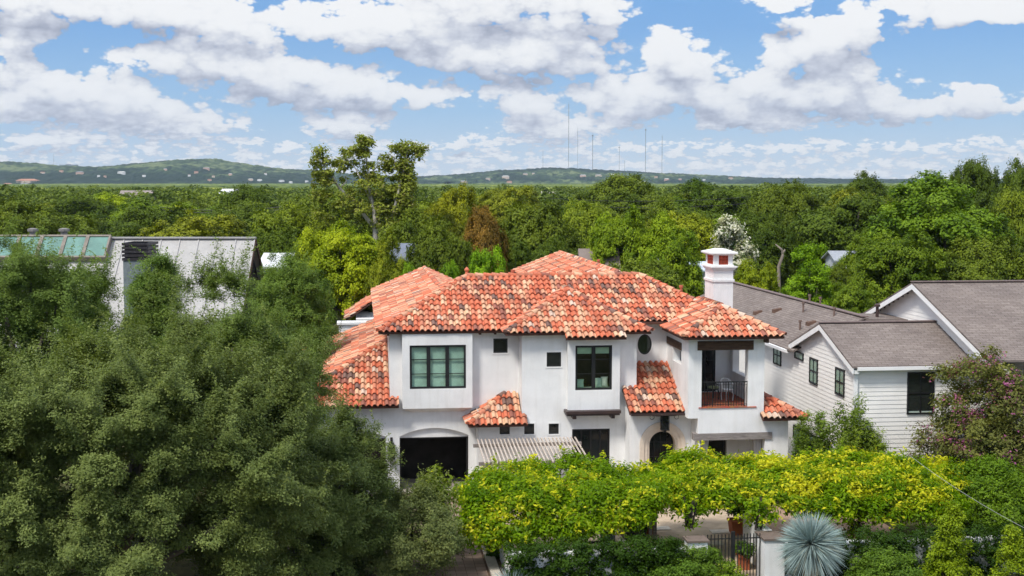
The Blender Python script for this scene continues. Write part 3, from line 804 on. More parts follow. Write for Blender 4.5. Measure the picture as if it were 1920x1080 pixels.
tile_roof('bay_roof', H, H, [Slope('F', -1.62, 2.92, .62, [(-1.92, -1.62), (.46, -1.62), (.46, -1.12), (.26, -1.12), (.26, -.02), (-.32, -.02)]), Slope('L', -1.92, 2.92, .62, [(-1.92, -1.62), (-.32, -.02), (-1.92, -.02)])],
          [((-1.92, -1.62, 2.92), (-.32, -.02, 3.91))])
tile_roof('side_roof', H, H, [Slope('F', -3.6, 3.3, PT, [(9.5, -3.6), (11.3, -3.6), (9.68, -1.98), (9.68, -3.22), (9.5, -3.22)]), Slope('R', 11.3, 3.3, PT, [(11.3, -3.6), (11.3, 4), (9.68, 4), (9.68, -1.98)])],
          [((11.3, -3.6, 3.3), (9.68, -1.98, 4.11))])
# gutter over the porch, soffit boards
w = MB(); w.bar((4.42, -2.68, 3.40), (7.9, -2.68, 3.40), .11, .09); w.build('gutter', M_BRONZE, H, base=H)
for x in np.arange(-5.1, -.6, .62): w = MB(); w.box(x, x + .09, -.33, -.003, 6.40, 6.47); w.build('rafter_tail', M_BEAM, H, base=H)
w = MB(); w.box(9.6, 9.7, -3.62, -3.203, 6.3, 6.46); w.build('rafter_tail', M_BEAM, H, base=H)
w = MB(); w.box(-4.5, -1.66, -.37, -.01, 6.49, 6.52); w.build('bay_cap', M_BRONZE, H, base=H)
# finial and vents on the ridges
w = MB(); w.lathe([(.08, 0), (.09, .04), (.05, .09), (.09, .15), (.11, .2), (.08, .26), (.03, .3), (.01, .33)], 10, (-1.57, 3.48, rz + .1), srgb(205, 120, 90)); w.build('finial', M_TERRA, H, base=H)
for (x, y, z, hh) in ((6.3, 15.0, 8.0, .55), (.45, 3.6, rz, .28), (7.6, 2.2, 7.75, .4), (3.1, 4.4, 8.3, .42)):
    w = MB(); w.lathe([(.06, -.4), (.06, hh - .1), (.09, hh - .1), (.09, hh)], 8, (x, y, z), srgb(190, 105, 80)); w.build('roof_vent', M_TERRA, H, base=H)
w = MB(); w.box(-7.3, -5.9, 17.6, 18.4, 3.5, 5.0); w.box(-7.4, -5.8, 17.5, 18.5, 5.0, 5.12); w.build('parapet_box', M_TRIM, H, base=H)

# --- chimney
CX0, CX1, CY0, CY1 = 8.98, 9.84, 2.0, 3.45
w = MB(); w.box(CX0, CX1, CY0, CY1, 0, 9.0)
def collar(mb, e, z0, z1): mb.box(CX0 - e, CX1 + e, CY0 - e, CY1 + e, z0, z1)
collar(w, .05, 8.30, 8.40)
collar(w, .05, 8.80, 8.85); collar(w, .09, 8.85, 8.91); collar(w, .14, 8.91, 8.97); collar(w, .02, 8.97, 9.03)
for sx_ in (CX0 + .02, CX1 - .22):
    for sy_ in (CY0 + .02, CY1 - .22): w.box(sx_, sx_ + .2, sy_, sy_ + .2, 9.03, 9.44)
ch = w.build('chimney', M_TRIM, H, base=H)
w = MB(); collar(w, .06, 9.44, 9.50); collar(w, .16, 9.50, 9.56)
b0 = (CX0 - .16, CX1 + .16, CY0 - .16, CY1 + .16)
w.hexa([(b0[0], b0[2], 9.56), (b0[1], b0[2], 9.56), (b0[1], b0[3], 9.56), (b0[0], b0[3], 9.56), (CX0 + .25, CY0 + .5, 9.70), (CX1 - .25, CY0 + .5, 9.70), (CX1 - .25, CY1 - .5, 9.70), (CX0 + .25, CY1 - .5, 9.70)])
w.build('chimney_cap', M_TRIM, ch, base=H)
w = MB(); tc = srgb(186, 84, 62)
def screen(F, a0, a1, z0, z1, nx, nz):
    for i in range(nx):
        for j in range(nz):
            xa, xb = a0 + (a1 - a0) * i / nx, a0 + (a1 - a0) * (i + 1) / nx; za, zb = z0 + (z1 - z0) * j / nz, z0 + (z1 - z0) * (j + 1) / nz; e = .018
            F.box(w, xa, xb, za, za + e, .03, .08, tc); F.box(w, xa, xb, zb - e, zb, .03, .08, tc); F.box(w, xa, xa + e, za + e, zb - e, .03, .08, tc); F.box(w, xb - e, xb, za + e, zb - e, .03, .08, tc)
            w.bar(F.p(xa, za, .055), F.p(xb, zb, .055), .026, .026, tc); w.bar(F.p(xa, zb, .056), F.p(xb, za, .056), .026, .026, tc)
screen(Face('F', CY0 + .02), CX0 + .22, CX1 - .22, 9.03, 9.44, 3, 3); screen(Face('L', CX0 + .02), CY0 + .22, CY1 - .22, 9.03, 9.44, 6, 3); screen(Face('R', CX1 - .02), CY0 + .22, CY1 - .22, 9.03, 9.44, 6, 3)
w.box(CX0 + .3, CX1 - .3, CY0 + .3, CY1 - .3, 9.03, 9.43, (.02, .012, .01))
w.build('chimney_screen', M_TERRA, ch, base=H)

# --- lanterns: one by the garage, one under the porch eave on a scrolled arm
def lantern(name, F, a, z, d, s, label):
    w = MB(); F.box(w, a - .10 * s, a + .10 * s, z + .36 * s, z + .42 * s, d - .10 * s, d + .10 * s)
    q = lambda x, y, zz: F.p(a + x * s, z + zz * s, d + y * s)
    w.hexa([q(-.15, -.15, .30), q(.15, -.15, .30), q(.15, .15, .30), q(-.15, .15, .30), q(-.08, -.08, .40), q(.08, -.08, .40), q(.08, .08, .40), q(-.08, .08, .40)])
    for x in (-.13, .13):
        for y in (-.13, .13): w.bar(q(x, y, -.25), q(x, y, .30), .025 * s)
    F.box(w, a - .15 * s, a + .15 * s, z - .29 * s, z - .25 * s, d - .15 * s, d + .15 * s); F.box(w, a - .05 * s, a + .05 * s, z - .38 * s, z - .29 * s, d - .05 * s, d + .05 * s)
    F.box(w, a - .03 * s, a + .03 * s, z + .42 * s, z + .55 * s, d - .03 * s, d + .03 * s)
    o = w.build(name, M_BLACK, H, base=H); o['label'] = label
    g = MB(); F.box(g, a - .115 * s, a + .115 * s, z - .25 * s, z + .30 * s, d - .115 * s, d + .115 * s); g.build('glass', M_GLASS, o, base=H); return o
lg = lantern('wall_lantern', FA, -4.95, 1.62, -.22, .95, 'black wall lantern beside the garage opening')
w = MB(); FA.box(w, -5.0, -4.9, 1.9, 2.2, -.03, -.002); w.bar(FA.p(-4.95, 2.14, -.02), FA.p(-4.95, 2.14, -.24), .03); w.build('bracket', M_BLACK, lg, base=H)
pl = lantern('porch_lantern', FD, 5.86, 3.02, -.3, 1.05, 'black lantern hanging over the arched door')
w = MB()
for sgn in (-1, 1):
    w.tube([FD.p(5.86 + sgn * .1, 3.27, -.25), FD.p(5.86 + sgn * .45, 3.27, -.2), FD.p(5.86 + sgn * .6, 3.30, -.2)], .012)
    w.tube([FD.p(5.86 + sgn * (.5 + .09 * math.cos(t)), 3.22 + .09 * math.sin(t), -.2) for t in np.linspace(0, 6.0, 12)], .011)
w.build('scroll_arm', M_BLACK, pl, base=H)
# ------------------------------------------------------------------ foliage: many leaf-sized faces in one mesh per crown
def unit(a): return a / np.maximum(1e-9, np.linalg.norm(a, axis=-1, keepdims=True))

def leaf_mesh(name, P, Nn, Ls, Ws, tone, new, mat, fold=True, direction=None, rng=RNG):
    """rhombic leaves: P centres, Nn rough normals"""
    n = len(P); P = np.asarray(P, np.float32); Nn = unit(np.asarray(Nn, np.float32))
    r = rng.normal(size=(n, 3)).astype(np.float32) if direction is None else np.asarray(direction, np.float32)
    t1 = unit(r - (r * Nn).sum(1, keepdims=True) * Nn); t2 = np.cross(Nn, t1)
    Ls = np.broadcast_to(np.asarray(Ls, np.float32), (n,))[:, None]; Ws = np.broadcast_to(np.asarray(Ws, np.float32), (n,))[:, None]
    V = np.empty((n, 4, 3), np.float32)
    V[:, 0] = P - t1 * Ls * .5; V[:, 2] = P + t1 * Ls * .5 - Nn * Ls * .12
    V[:, 1] = P + t2 * Ws * .5 - t1 * Ls * .05 + Nn * Ws * .15; V[:, 3] = P - t2 * Ws * .5 - t1 * Ls * .05 + Nn * Ws * .15
    me = bpy.data.meshes.new(name)
    me.vertices.add(n * 4); me.vertices.foreach_set('co', V.ravel())
    me.loops.add(n * 4); me.loops.foreach_set('vertex_index', np.arange(n * 4, dtype=np.int32))
    me.polygons.add(n); me.polygons.foreach_set('loop_start', np.arange(0, n * 4, 4, dtype=np.int32))
    me.update(calc_edges=True)
    a = me.attributes.new('leaf', 'FLOAT_COLOR', 'FACE')
    c = np.zeros((n, 4), np.float32); c[:, 0] = np.clip(tone, 0, 1); c[:, 1] = np.clip(new, 0, 1); c[:, 3] = 1
    a.data.foreach_set('color', c.ravel())
    me.materials.append(mat)
    return me

def sphere_dirs(n, rng): return unit(rng.normal(size=(n, 3)))

def clumps(rng, lobes, leaves_per_m2, sub_r, centre, outward=.85, up=.4, rnd=.55, sub_n=45, flat=.75, crownout=.45):
    """lobes: (x, y, z, rx, ry, rz). Returns points, normals, tone"""
    Ps, Ns, Ts = [], [], []
    centre = np.asarray(centre)
    for lb in lobes:
        c = np.array(lb[:3]); r = np.array(lb[3:6]); area = 4 * math.pi * (np.prod(r) ** (2 / 3))
        n = int(area * leaves_per_m2); m = max(3, n // sub_n)
        o = unit(c - centre + np.array([0, 0, .01]))
        d = sphere_dirs(m * 3, rng); d = d[(d @ o > -.35) | (d[:, 2] > .25)][:m]
        if len(d) == 0: d = o[None, :]
        m = len(d)
        sub = c + d * r * rng.uniform(.72, 1.06, (m, 1))
        k = n // m + 1; lt = rng.uniform(-.22, .22)
        st = rng.uniform(-.2, .2, m)
        off = rng.normal(size=(m, k, 3)) * sub_r; off[:, :, 2] *= flat
        p = (sub[:, None] + off).reshape(-1, 3)
        nn = (d[:, None] * outward + o * crownout + np.array([0, 0, up]) + rng.normal(size=(m, k, 3)) * rnd * .7).reshape(-1, 3)
        t = (.5 + lt + st[:, None] + rng.uniform(-.13, .13, (m, k))).ravel()
        Ps.append(p); Ns.append(nn); Ts.append(t)
    return np.concatenate(Ps), np.concatenate(Ns), np.concatenate(Ts)

def dome_lobes(rng, n, rx, ry, rz, cz, lr, low=-.35, inner=.25, jitter=.18):
    """lobe centres spread over an ellipsoid crown"""
    out = []
    for i in range(n):
        t = (i + .5) / n; z = 1 - t * (1 - low); a = i * 2.39996 + rng.uniform(-.4, .4)
        k = math.sqrt(max(0, 1 - z * z)); s = (rng.uniform(.35, .7) if rng.random() < inner else rng.uniform(.74, .98)) * (1 + rng.uniform(-jitter, jitter))
        r = lr * rng.uniform(.65, 1.3)
        out.append((rx * k * math.cos(a) * s, ry * k * math.sin(a) * s, cz + rz * z * s, r, r, r * rng.uniform(.7, .95)))
    return out

M_BARK = simple('grey_bark', (.13, .11, .09), .35, 4, rough=.95, bstr=.4)
M_PALEBARK = simple('pale_bark', (.50, .46, .40), .25, 2.5, rough=.9, bstr=.2)
M_DEADWOOD = simple('dead_wood', (.24, .20, .165), .25, 3, rough=.95, bstr=.3)

def limbs(rng, lobes, trunk_h, r0, cz, n=9, lean=(0, 0)):
    mb = MB(); top = (lean[0], lean[1], trunk_h)
    mb.tube([(0, 0, -.2), (lean[0] * .3, lean[1] * .3, trunk_h * .5), top], [r0 * 1.25, r0 * .95, r0 * .8], 8)
    for lb in [lobes[i] for i in rng.choice(len(lobes), min(n, len(lobes)), replace=False)]:
        e = np.array(lb[:3]); m = np.array(top) * .45 + e * .55 + rng.uniform(-.3, .3, 3) * r0 * 3
        mb.tube([top, tuple(m), tuple(e)], [r0 * .6, r0 * .35, r0 * .12], 6)
    return mb

def tree_proto(name, mat, seed, h, rx, crown_bottom, nl, lr, dens, L_, W_, sub_r, low=-.35, trunk_r=.28, bark=None, blossom=0.0, top_bias=None, sub_n=45, inner=.25):
    """crown and trunk meshes of one kind of tree, base at the origin"""
    rng = np.random.default_rng(seed); cz = (h + crown_bottom) / 2; rz = (h - crown_bottom) / 2
    lobes = dome_lobes(rng, nl, rx - lr * .6, rx - lr * .6, rz - lr * .45, cz, lr, low, inner)
    if top_bias:
        lobes = [(a * (1 - top_bias * max(0, (z - crown_bottom) / (h - crown_bottom))), b * (1 - top_bias * max(0, (z - crown_bottom) / (h - crown_bottom))), z, r, r2, r3) for a, b, z, r, r2, r3 in lobes]
    P, Nn, T = clumps(rng, lobes, dens, sub_r, (0, 0, crown_bottom), sub_n=sub_n)
    new = np.zeros(len(P))
    if blossom:
        k = np.repeat(rng.random(len(P) // 9 + 1) < blossom, 9)[:len(P)]; k &= P[:, 2] > crown_bottom + .3 * (h - crown_bottom) * rng.random(len(P)); new[k] = 1
    me = leaf_mesh(name + '_crown', P, Nn, L_ * rng.uniform(.7, 1.3, len(P)), W_ * rng.uniform(.7, 1.3, len(P)), T, new, mat, rng=rng)
    tm = limbs(rng, lobes, crown_bottom + (h - crown_bottom) * .25, trunk_r, cz)
    to = tm.build(name + '_trunk', bark or M_BARK, smooth=True); tme = to.data; bpy.data.objects.remove(to)
    return {'crown': me, 'trunk': tme, 'h': h, 'rx': rx}

def plant_tree(proto, name, loc, sx_, sz_, rz, tint, label, cat='tree', group=None, crown='crown'):
    o = empty(name, loc, rz); tag(o, label, cat, group)
    for nm, me in ((crown, proto['crown']), ('trunk', proto['trunk'])):
        c = bpy.data.objects.new(nm, me); COL.objects.link(c); c.parent = o
        if nm == crown: c.color = (*tint, 1)
    o.scale = (sx_, sx_, sz_); return o

def tree_by(proto, px, ptop, pwid, Y, tint, label, name='tree', rz=None, group=None, crown='crown', cat='tree', zbase=0.0):
    x, _, ztop = at(px, ptop, Y); wd = pwid / FPX * Y
    return plant_tree(proto, name, (x, Y, zbase), wd / 2 / proto['rx'], (ztop - zbase) / proto['h'], random.uniform(0, 6.28) if rz is None else rz, tint, label, cat, group, crown)
# ------------------------------------------------------------------ the wooded neighbourhood behind the house
LF_OAK = leafmat('oak_leaf', (.046, .080, .009), (.205, .26, .027), .2, (.16, .20, .05))
LF_LIGHT = leafmat('light_leaf', (.066, .125, .010), (.25, .335, .026), .26, (.22, .26, .05))
LF_BLOOM = leafmat('blossom_leaf', (.045, .085, .022), (.14, .19, .055), .3, (.72, .70, .58))
oaks = [tree_proto('oak', LF_OAK, 100 + i, 10, 5.2, 2.0, 32, 1.55, 66, .25, .16, .24, trunk_r=.3) for i in range(4)]
elms = [tree_proto('elm', LF_LIGHT, 200 + i, 12, 4.6, 2.6, 52, 1.1, 70, .26, .16, .23, trunk_r=.25, low=-.55) for i in range(3)]
rounds = [tree_proto('round_tree', LF_LIGHT, 300 + i, 7, 3.0, 1.0, 36, .8, 100, .19, .12, .16, trunk_r=.15, low=-.5) for i in range(2)]
uprights = [tree_proto('upright_tree', LF_LIGHT, 400, 9, 2.6, .8, 42, .7, 100, .19, .11, .17, trunk_r=.14, low=-.8, top_bias=.35)]
bloom = tree_proto('flowering_tree', LF_BLOOM, 500, 8, 2.6, 1.2, 46, .6, 95, .2, .14, .16, trunk_r=.12, low=-.6, top_bias=.55, blossom=.6)
cedar = [tree_proto('evergreen', LF_OAK, 600 + i, 9, 4.0, 1.0, 60, .9, 110, .17, .11, .16, trunk_r=.22, low=-.6) for i in range(2)]

DK, MD, LT, YL, OL, BR, BL = (.66, .74, .62), (1.0, 1.0, .8), (1.42, 1.36, .85), (1.9, 1.6, .6), (1.5, 1.22, .95), (2.1, .78, 1.2), (.8, .95, 1.05)
NAMED = [
 (oaks[0], 'oak_tree', 520, 438, 140, 92, DK, 'dark green oak just right of the metal roof gable'),
 (oaks[1], 'oak_tree', 548, 392, 190, 104, LT, 'bushy mid-green oak below the left stem of the tall pale-trunked tree'),
 (cedar[0], 'evergreen_tree', 500, 500, 150, 80, DK, 'dark evergreen mass directly beside the black gable of the metal roof'),
 (elms[0], 'elm_tree', 655, 418, 170, 86, YL, 'bright yellow-green tree behind the left wing of the tiled roof'),
 (rounds[0], 'round_tree', 598, 432, 120, 90, YL, 'yellow-green rounded tree left of the brightest one behind the villa'),
 (elms[1], 'elm_tree', 722, 446, 84, 83, OL, 'olive-yellow slender tree rising behind the left roof peak'),
 (cedar[1], 'evergreen_tree', 566, 490, 140, 76, BL, 'dark blue-green tree next to the left wing of the tiled roof'),
 (rounds[1], 'round_tree', 690, 492, 110, 93, LT, 'green bushy tree touching the rear left eave'),
 (oaks[2], 'oak_tree', 822, 425, 140, 89, MD, 'dense green tree behind the ridge finial'),
 (oaks[3], 'oak_tree', 760, 396, 150, 98, MD, 'leafy green oak at the foot of the tall pale-trunked tree'),
 (rounds[0], 'round_tree', 912, 466, 84, 84, (1.35, 1.6, .7), 'small bright green round tree just above the roof ridge'),
 (rounds[1], 'shrub_tree', 772, 486, 66, 82, (1.3, 1.5, .7), 'low bright green shrub above the left roof peak'),
 (rounds[0], 'shrub_tree', 842, 492, 60, 83, (1.2, 1.4, .75), 'low bright green shrub between the left roof peak and the finial'),
 (oaks[0], 'maple_tree', 905, 398, 96, 95, (1.75, .78, 1.3), 'reddish brown tree behind the small bright round tree'),
 (oaks[0], 'oak_tree', 1003, 390, 180, 100, MD, 'broad green domed tree beside the reddish brown one'),
 (oaks[1], 'oak_tree', 1085, 384, 130, 106, LT, 'light green domed tree behind the rear wing roof'),
 (cedar[0], 'evergreen_tree', 1026, 438, 140, 90, DK, 'very dark evergreen directly above the rear wing roof'),
 (oaks[2], 'oak_tree', 842, 362, 120, 116, (1.7, 1.35, .6), 'golden green tree right of the tall pale-trunked tree'),
 (oaks[3], 'oak_tree', 852, 402, 120, 104, OL, 'olive oak in front of the golden green tree'),
 (elms[0], 'elm_tree', 1158, 388, 124, 92, LT, 'left half of a pair of pompom-like green trees behind the right roof slope'),
 (elms[2], 'elm_tree', 1248, 404, 134, 91, LT, 'right half of a pair of pompom-like green trees near the chimney'),
 (oaks[1], 'oak_tree', 1200, 494, 200, 86, MD, 'low spreading green tree just beyond the right roof slope'),
 (oaks[0], 'oak_tree', 1166, 334, 180, 172, MD, 'large dark oak breaking the skyline below the radio masts'),
 (oaks[3], 'oak_tree', 1262, 376, 150, 132, MD, 'green oak behind the pompom-like pair'),
 (bloom, 'flowering_tree', 1371, 399, 124, 104, (1, 1, 1), 'tree covered in creamy white blossom behind the chimney'),
 (rounds[1], 'round_tree', 1415, 480, 96, 90, (1.5, 1.25, .6), 'olive rounded tree right of the chimney'),
 (uprights[0], 'upright_tree', 1522, 454, 112, 93, (1.3, 1.5, .62), 'bright green upright tree above the shingle roof ridge'),
 (oaks[2], 'oak_tree', 1590, 378, 230, 122, DK, 'wide grey-green live oak over the far grey house'),
 (oaks[1], 'oak_tree', 1482, 360, 160, 134, MD, 'oak behind the dead trunk'),
 (oaks[0], 'oak_tree', 1425, 404, 130, 120, DK, 'dark oak right of the blossoming tree'),
 (elms[1], 'elm_tree', 1772, 340, 270, 102, (.82, .92, .7), 'biggest green tree on the right, behind the shingle gables'),
 (elms[0], 'elm_tree', 1680, 430, 170, 95, MD, 'leafy green tree left of the biggest one on the right'),
 (oaks[3], 'oak_tree', 1614, 324, 110, 190, DK, 'tall dark oak standing above the skyline right of centre'),
 (oaks[1], 'oak_tree', 1832, 305, 110, 150, DK, 'tall thin-topped tree above the skyline at the right'),
 (oaks[3], 'oak_tree', 1905, 302, 110, 142, DK, 'tall tree cut by the right edge above the skyline'),
 (oaks[2], 'oak_tree', 1908, 372, 130, 112, LT, 'light green tree at the right edge behind the shingle roof'),
 (oaks[0], 'oak_tree', 1840, 450, 180, 96, MD, 'dark lower tree under the biggest one on the right'),
 (rounds[0], 'round_tree', 1286, 494, 84, 91, MD, 'small green tree directly left of the chimney'),
 (oaks[1], 'oak_tree', 1572, 498, 84, 103, MD, 'small green oak in front of the pale grey house'),
 (elms[1], 'elm_tree', 1622, 440, 90, 105, MD, 'leafy green tree touching the right side of the pale grey house'),
 (rounds[1], 'round_tree', 1600, 520, 100, 88, MD, 'low green tree at the foot of the gable ridge'),
]
for (pr, nm, px, pt_, pw, Y, tint, lab) in NAMED:
    k = random.uniform(.92, 1.08)
    tree_by(pr, px, pt_, pw, Y, tuple(c * k for c in tint), lab, nm)

# the rest of the wood: individuals row by row, out to about 230 m
PLACES = [(0, 'beyond the metal roof'), (500, 'left of the tall pale-trunked tree'), (800, 'beyond the roof ridge'), (1090, 'below the radio masts'), (1320, 'beyond the chimney'), (1620, 'beyond the shingle roofs')]
ROWN = ['first', 'second', 'third', 'fourth', 'fifth', 'sixth', 'seventh', 'eighth', 'ninth', 'tenth', 'eleventh', 'twelfth', 'thirteenth', 'fourteenth', 'fifteenth', 'sixteenth']
rows = []; Yr = 108.0
while Yr < 235: rows.append(Yr); Yr *= 1.085
wood_ = {}
for ri, Yr in enumerate(rows):
    hw = Yr * .45 + 6; step = 9.0 + ri * .3; n = int(2 * hw / step); x0 = random.uniform(0, step)
    for i in range(n + 1):
        x = -hw + x0 + i * step + random.uniform(-2, 2); Y = Yr + random.uniform(-3.5, 3.5); px = 960 + x / Y * FPX
        if px < -160 or px > 2080: continue
        if ri < 2 and px > 520: continue
        wood_.setdefault((ri, max(k for k, q in enumerate(PLACES) if px >= q[0] or k == 0)), []).append((px, x, Y))
TONES = [('dark green', DK), ('grey-green', (.8, .86, .85)), ('mid-green', MD), ('light green', LT), ('yellow-green', (1.85, 1.6, .6)), ('olive', (1.5, 1.25, .8))]
n_wood = 0
for (ri, pk), lst in sorted(wood_.items()):
    for q, (px, x, Y) in enumerate(sorted(lst)):
        tn, tint = random.choices(TONES, [2.6, 2, 3.4, 2.8, 1.3, 1.4])[0]
        pr = random.choice(oaks + oaks + elms[:2] + cedar[:1]); hh = random.uniform(6.4, 10.8) + (1.8 if random.random() < .14 else 0); k = random.uniform(.85, 1.12)
        if px > 1250: hh += .7
        wid = random.uniform(8.5, 12) + (4 if random.random() < .16 else 0)
        lab = '%s tree, %s row %s, %s from left' % (tn, ROWN[ri], PLACES[pk][1], ROWN[q] if q < 16 else 'last')
        plant_tree(pr, 'tree', (x, Y, 0), wid / 2 / pr['rx'], hh / pr['h'], random.uniform(0, 6.28), tuple(c * k for c in tint), lab, 'tree', 'trees of the wood behind the houses'); n_wood += 1
print('wood trees', n_wood)

# tall tree with pale stems and thin separate crowns
def tall_tree():
    Y = 101; o = empty('tall_tree', (at(705, 500, Y)[0], Y, 0)); tag(o, 'tall pale-trunked tree with thin crowns standing above the wood', 'tree')
    ox = o.location.x; rng = np.random.default_rng(5)
    def q(px, py, dy=0): p = at(px, py, Y + dy); return (p[0] - ox, dy, p[2])
    mb = MB()
    mb.tube([(.1, 0, 0), q(705, 480), q(704, 410), q(692, 350), q(688, 300)], [.34, .26, .19, .11, .04], 8)
    mb.tube([q(703, 428), q(668, 385, .3), q(636, 352, .4), q(612, 318, .3)], [.17, .14, .11, .04], 7)
    mb.tube([q(706, 470), q(738, 400, -.4), q(752, 340, -.3), q(764, 285, -.2)], [.18, .14, .1, .03], 7)
    mb.tube([q(702, 395), q(668, 318, -.5), q(650, 296, -.4)], [.09, .06, .02], 6)
    for a, b in (((692, 350), (660, 290)), ((690, 330), (712, 300)), ((688, 310), (678, 262)), ((752, 340), (786, 282)), ((752, 350), (735, 290)), ((636, 352), (600, 300)), ((640, 350), (650, 330)), ((745, 380), (715, 355))):
        mb.tube([q(*a), q((a[0] + b[0]) / 2 + 4, (a[1] + b[1]) / 2), q(*b)], [.06, .045, .015], 5)
    mb.build('trunk', M_PALEBARK, o, smooth=True)
    lobes = []
    def cl(px, py, wpx, hpx, n):
        for i in range(int(n * .95)):
            t, r = rng.uniform(0, 6.28), math.sqrt(rng.random()); dy = rng.uniform(-1, 1) * wpx / FPX * Y * .8
            p = q(px + math.cos(t) * r * wpx, py + math.sin(t) * r * hpx, dy); s = rng.uniform(.2, .42); lobes.append((*p, s, s, s * .8))
    for c in ((602, 300, 13, 20, 14), (606, 345, 18, 34, 24), (615, 385, 24, 30, 16), (686, 268, 13, 10, 12), (664, 288, 26, 10, 14), (640, 308, 18, 12, 10), (685, 306, 22, 22, 14), (722, 308, 16, 18, 12), (660, 342, 22, 18, 7), (702, 340, 24, 14, 8),
              (760, 278, 26, 12, 18), (788, 288, 12, 14, 8), (754, 312, 20, 24, 22), (764, 350, 18, 28, 20), (735, 372, 34, 40, 34), (752, 400, 26, 40, 26), (710, 420, 40, 34, 24), (650, 400, 24, 30, 12), (690, 378, 36, 30, 24), (722, 376, 26, 28, 18), (655, 372, 28, 18, 10), (765, 425, 18, 36, 14)): cl(*c)
    P, Nn, T = clumps(rng, lobes, 58, .15, (0, 0, 8), sub_n=9)
    me = leaf_mesh('crown', P, Nn, .24 * rng.uniform(.7, 1.3, len(P)), .15, T, (rng.random(len(P)) < .1) * 1.0, leafmat('thin_leaf', (.13, .165, .022), (.36, .40, .06), .35, (.26, .24, .08)), rng=rng)
    c = bpy.data.objects.new('crown', me); COL.objects.link(c); c.parent = o
tall_tree()

# dead trunk behind the neighbour's ridge
def dead_trunk():
    Y = 96; x = at(1462, 545, Y)[0]; o = empty('dead_tree', (x, Y, 0)); tag(o, 'bare grey dead trunk with a bent top above the shingle ridge', 'tree')
    q = lambda px, py, d=0: (at(px, py, Y + d)[0] - x, d, at(px, py, Y + d)[2])
    mb = MB(); mb.tube([(0, 0, 0), q(1461, 545), q(1460, 500), q(1468, 478), q(1466, 468), q(1454, 458)], [.18, .15, .12, .11, .08, .04], 8); mb.tube([q(1467, 475), q(1472, 468)], [.12, .05], 6)
    mb.build('trunk', M_DEADWOOD, o, smooth=True)
dead_trunk()
# ------------------------------------------------------------------ ground, far wood, hills
def hash2(ix, iy, s=0):
    h = (ix.astype(np.int64) * 374761393 + iy.astype(np.int64) * 668265263 + s * 974634777) & 0xffffffff
    h = ((h ^ (h >> 13)) * 1274126177) & 0xffffffff; h = h ^ (h >> 16)
    return (h & 0xffff) / 65535.0

def domes(x, y, cell, s=0):
    """height 0..1 of packed tree crowns, and a random tone per crown"""
    gx, gy = np.floor(x / cell), np.floor(y / cell); best = np.zeros_like(x); tone = np.zeros_like(x)
    for i in (-1, 0, 1):
        for j in (-1, 0, 1):
            cx, cy = gx + i, gy + j; a, b, c = hash2(cx, cy, s), hash2(cx, cy, s + 1), hash2(cx, cy, s + 2)
            d2 = ((x / cell - cx - .2 - .6 * a) ** 2 + (y / cell - cy - .2 - .6 * b) ** 2) / (.55 + .4 * c) ** 2
            h = np.sqrt(np.maximum(0, 1 - d2)) * (.7 + .5 * c); m = h > best; best[m] = h[m]; tone[m] = hash2(cx, cy, s + 3)[m]
    return best, tone

def vnoise(x, y, s=0):
    ix, iy = np.floor(x), np.floor(y); fx, fy = x - ix, y - iy; fx = fx * fx * (3 - 2 * fx); fy = fy * fy * (3 - 2 * fy)
    a, b, c, d = hash2(ix, iy, s), hash2(ix + 1, iy, s), hash2(ix, iy + 1, s), hash2(ix + 1, iy + 1, s)
    return (a * (1 - fx) + b * fx) * (1 - fy) + (c * (1 - fx) + d * fx) * fy

def grid_mesh(name, X, Y, Z, tone, mat, **tags):
    r, c = X.shape; me = bpy.data.meshes.new(name)
    V = np.stack([X, Y, Z], -1).reshape(-1, 3).astype(np.float32); i = np.arange(r * c).reshape(r, c)
    F = np.stack([i[:-1, :-1], i[:-1, 1:], i[1:, 1:], i[1:, :-1]], -1).reshape(-1, 4).astype(np.int32); n = len(F)
    me.vertices.add(len(V)); me.vertices.foreach_set('co', V.ravel()); me.loops.add(n * 4); me.loops.foreach_set('vertex_index', F.ravel())
    me.polygons.add(n); me.polygons.foreach_set('loop_start', np.arange(0, n * 4, 4, dtype=np.int32)); me.update(calc_edges=True)
    if tone is not None:
        a = me.attributes.new('tone', 'FLOAT', 'POINT'); a.data.foreach_set('value', tone.ravel().astype(np.float32))
    me.polygons.foreach_set('use_smooth', np.ones(n, dtype=bool)); me.materials.append(mat)
    o = bpy.data.objects.new(name, me); COL.objects.link(o); return tag(o, **tags)

def woodmat(name, lo, hi, pale, bump):  # pale: tone of sunlit patches, painted into the canopy colour
    m, nt, out = nodes_of(name)
    a = N(nt, 'ShaderNodeAttribute', attribute_name='tone')
    n = noise(nt, bump, 5, .7); c = ramp(nt, math_(nt, 'ADD', math_(nt, 'MULTIPLY', a.outputs['Fac'], .95), math_(nt, 'MULTIPLY_ADD', n, .5, -.2)), [(.2, lo), (.75, hi), (.95, pale)])
    principled(nt, out, c, .9, .1, bump=n, bstr=1.0, bdist=3.0); return m

# ground
def grassy():
    m, nt, out = nodes_of('earth_and_grass')
    n = noise(nt, .18, 6, .65); n2 = noise(nt, 3.0, 5, .7)
    c = ramp(nt, n, [(.35, (.055, .065, .022)), (.55, (.09, .085, .035)), (.7, (.13, .105, .06))])
    c = mixc(nt, 1.0, c, ramp(nt, n2, [(.3, (.6,) * 3), (.7, (1.3,) * 3)]), 'MULTIPLY')
    principled(nt, out, c, .95, .1, bump=n2, bstr=.5, bdist=.1); return m
gm = MB(); gm.face([(-9000, -60, -.06), (9000, -60, -.06), (9000, 12000, -.06), (-9000, 12000, -.06)])
tag(gm.build('ground', grassy()), kind='structure')

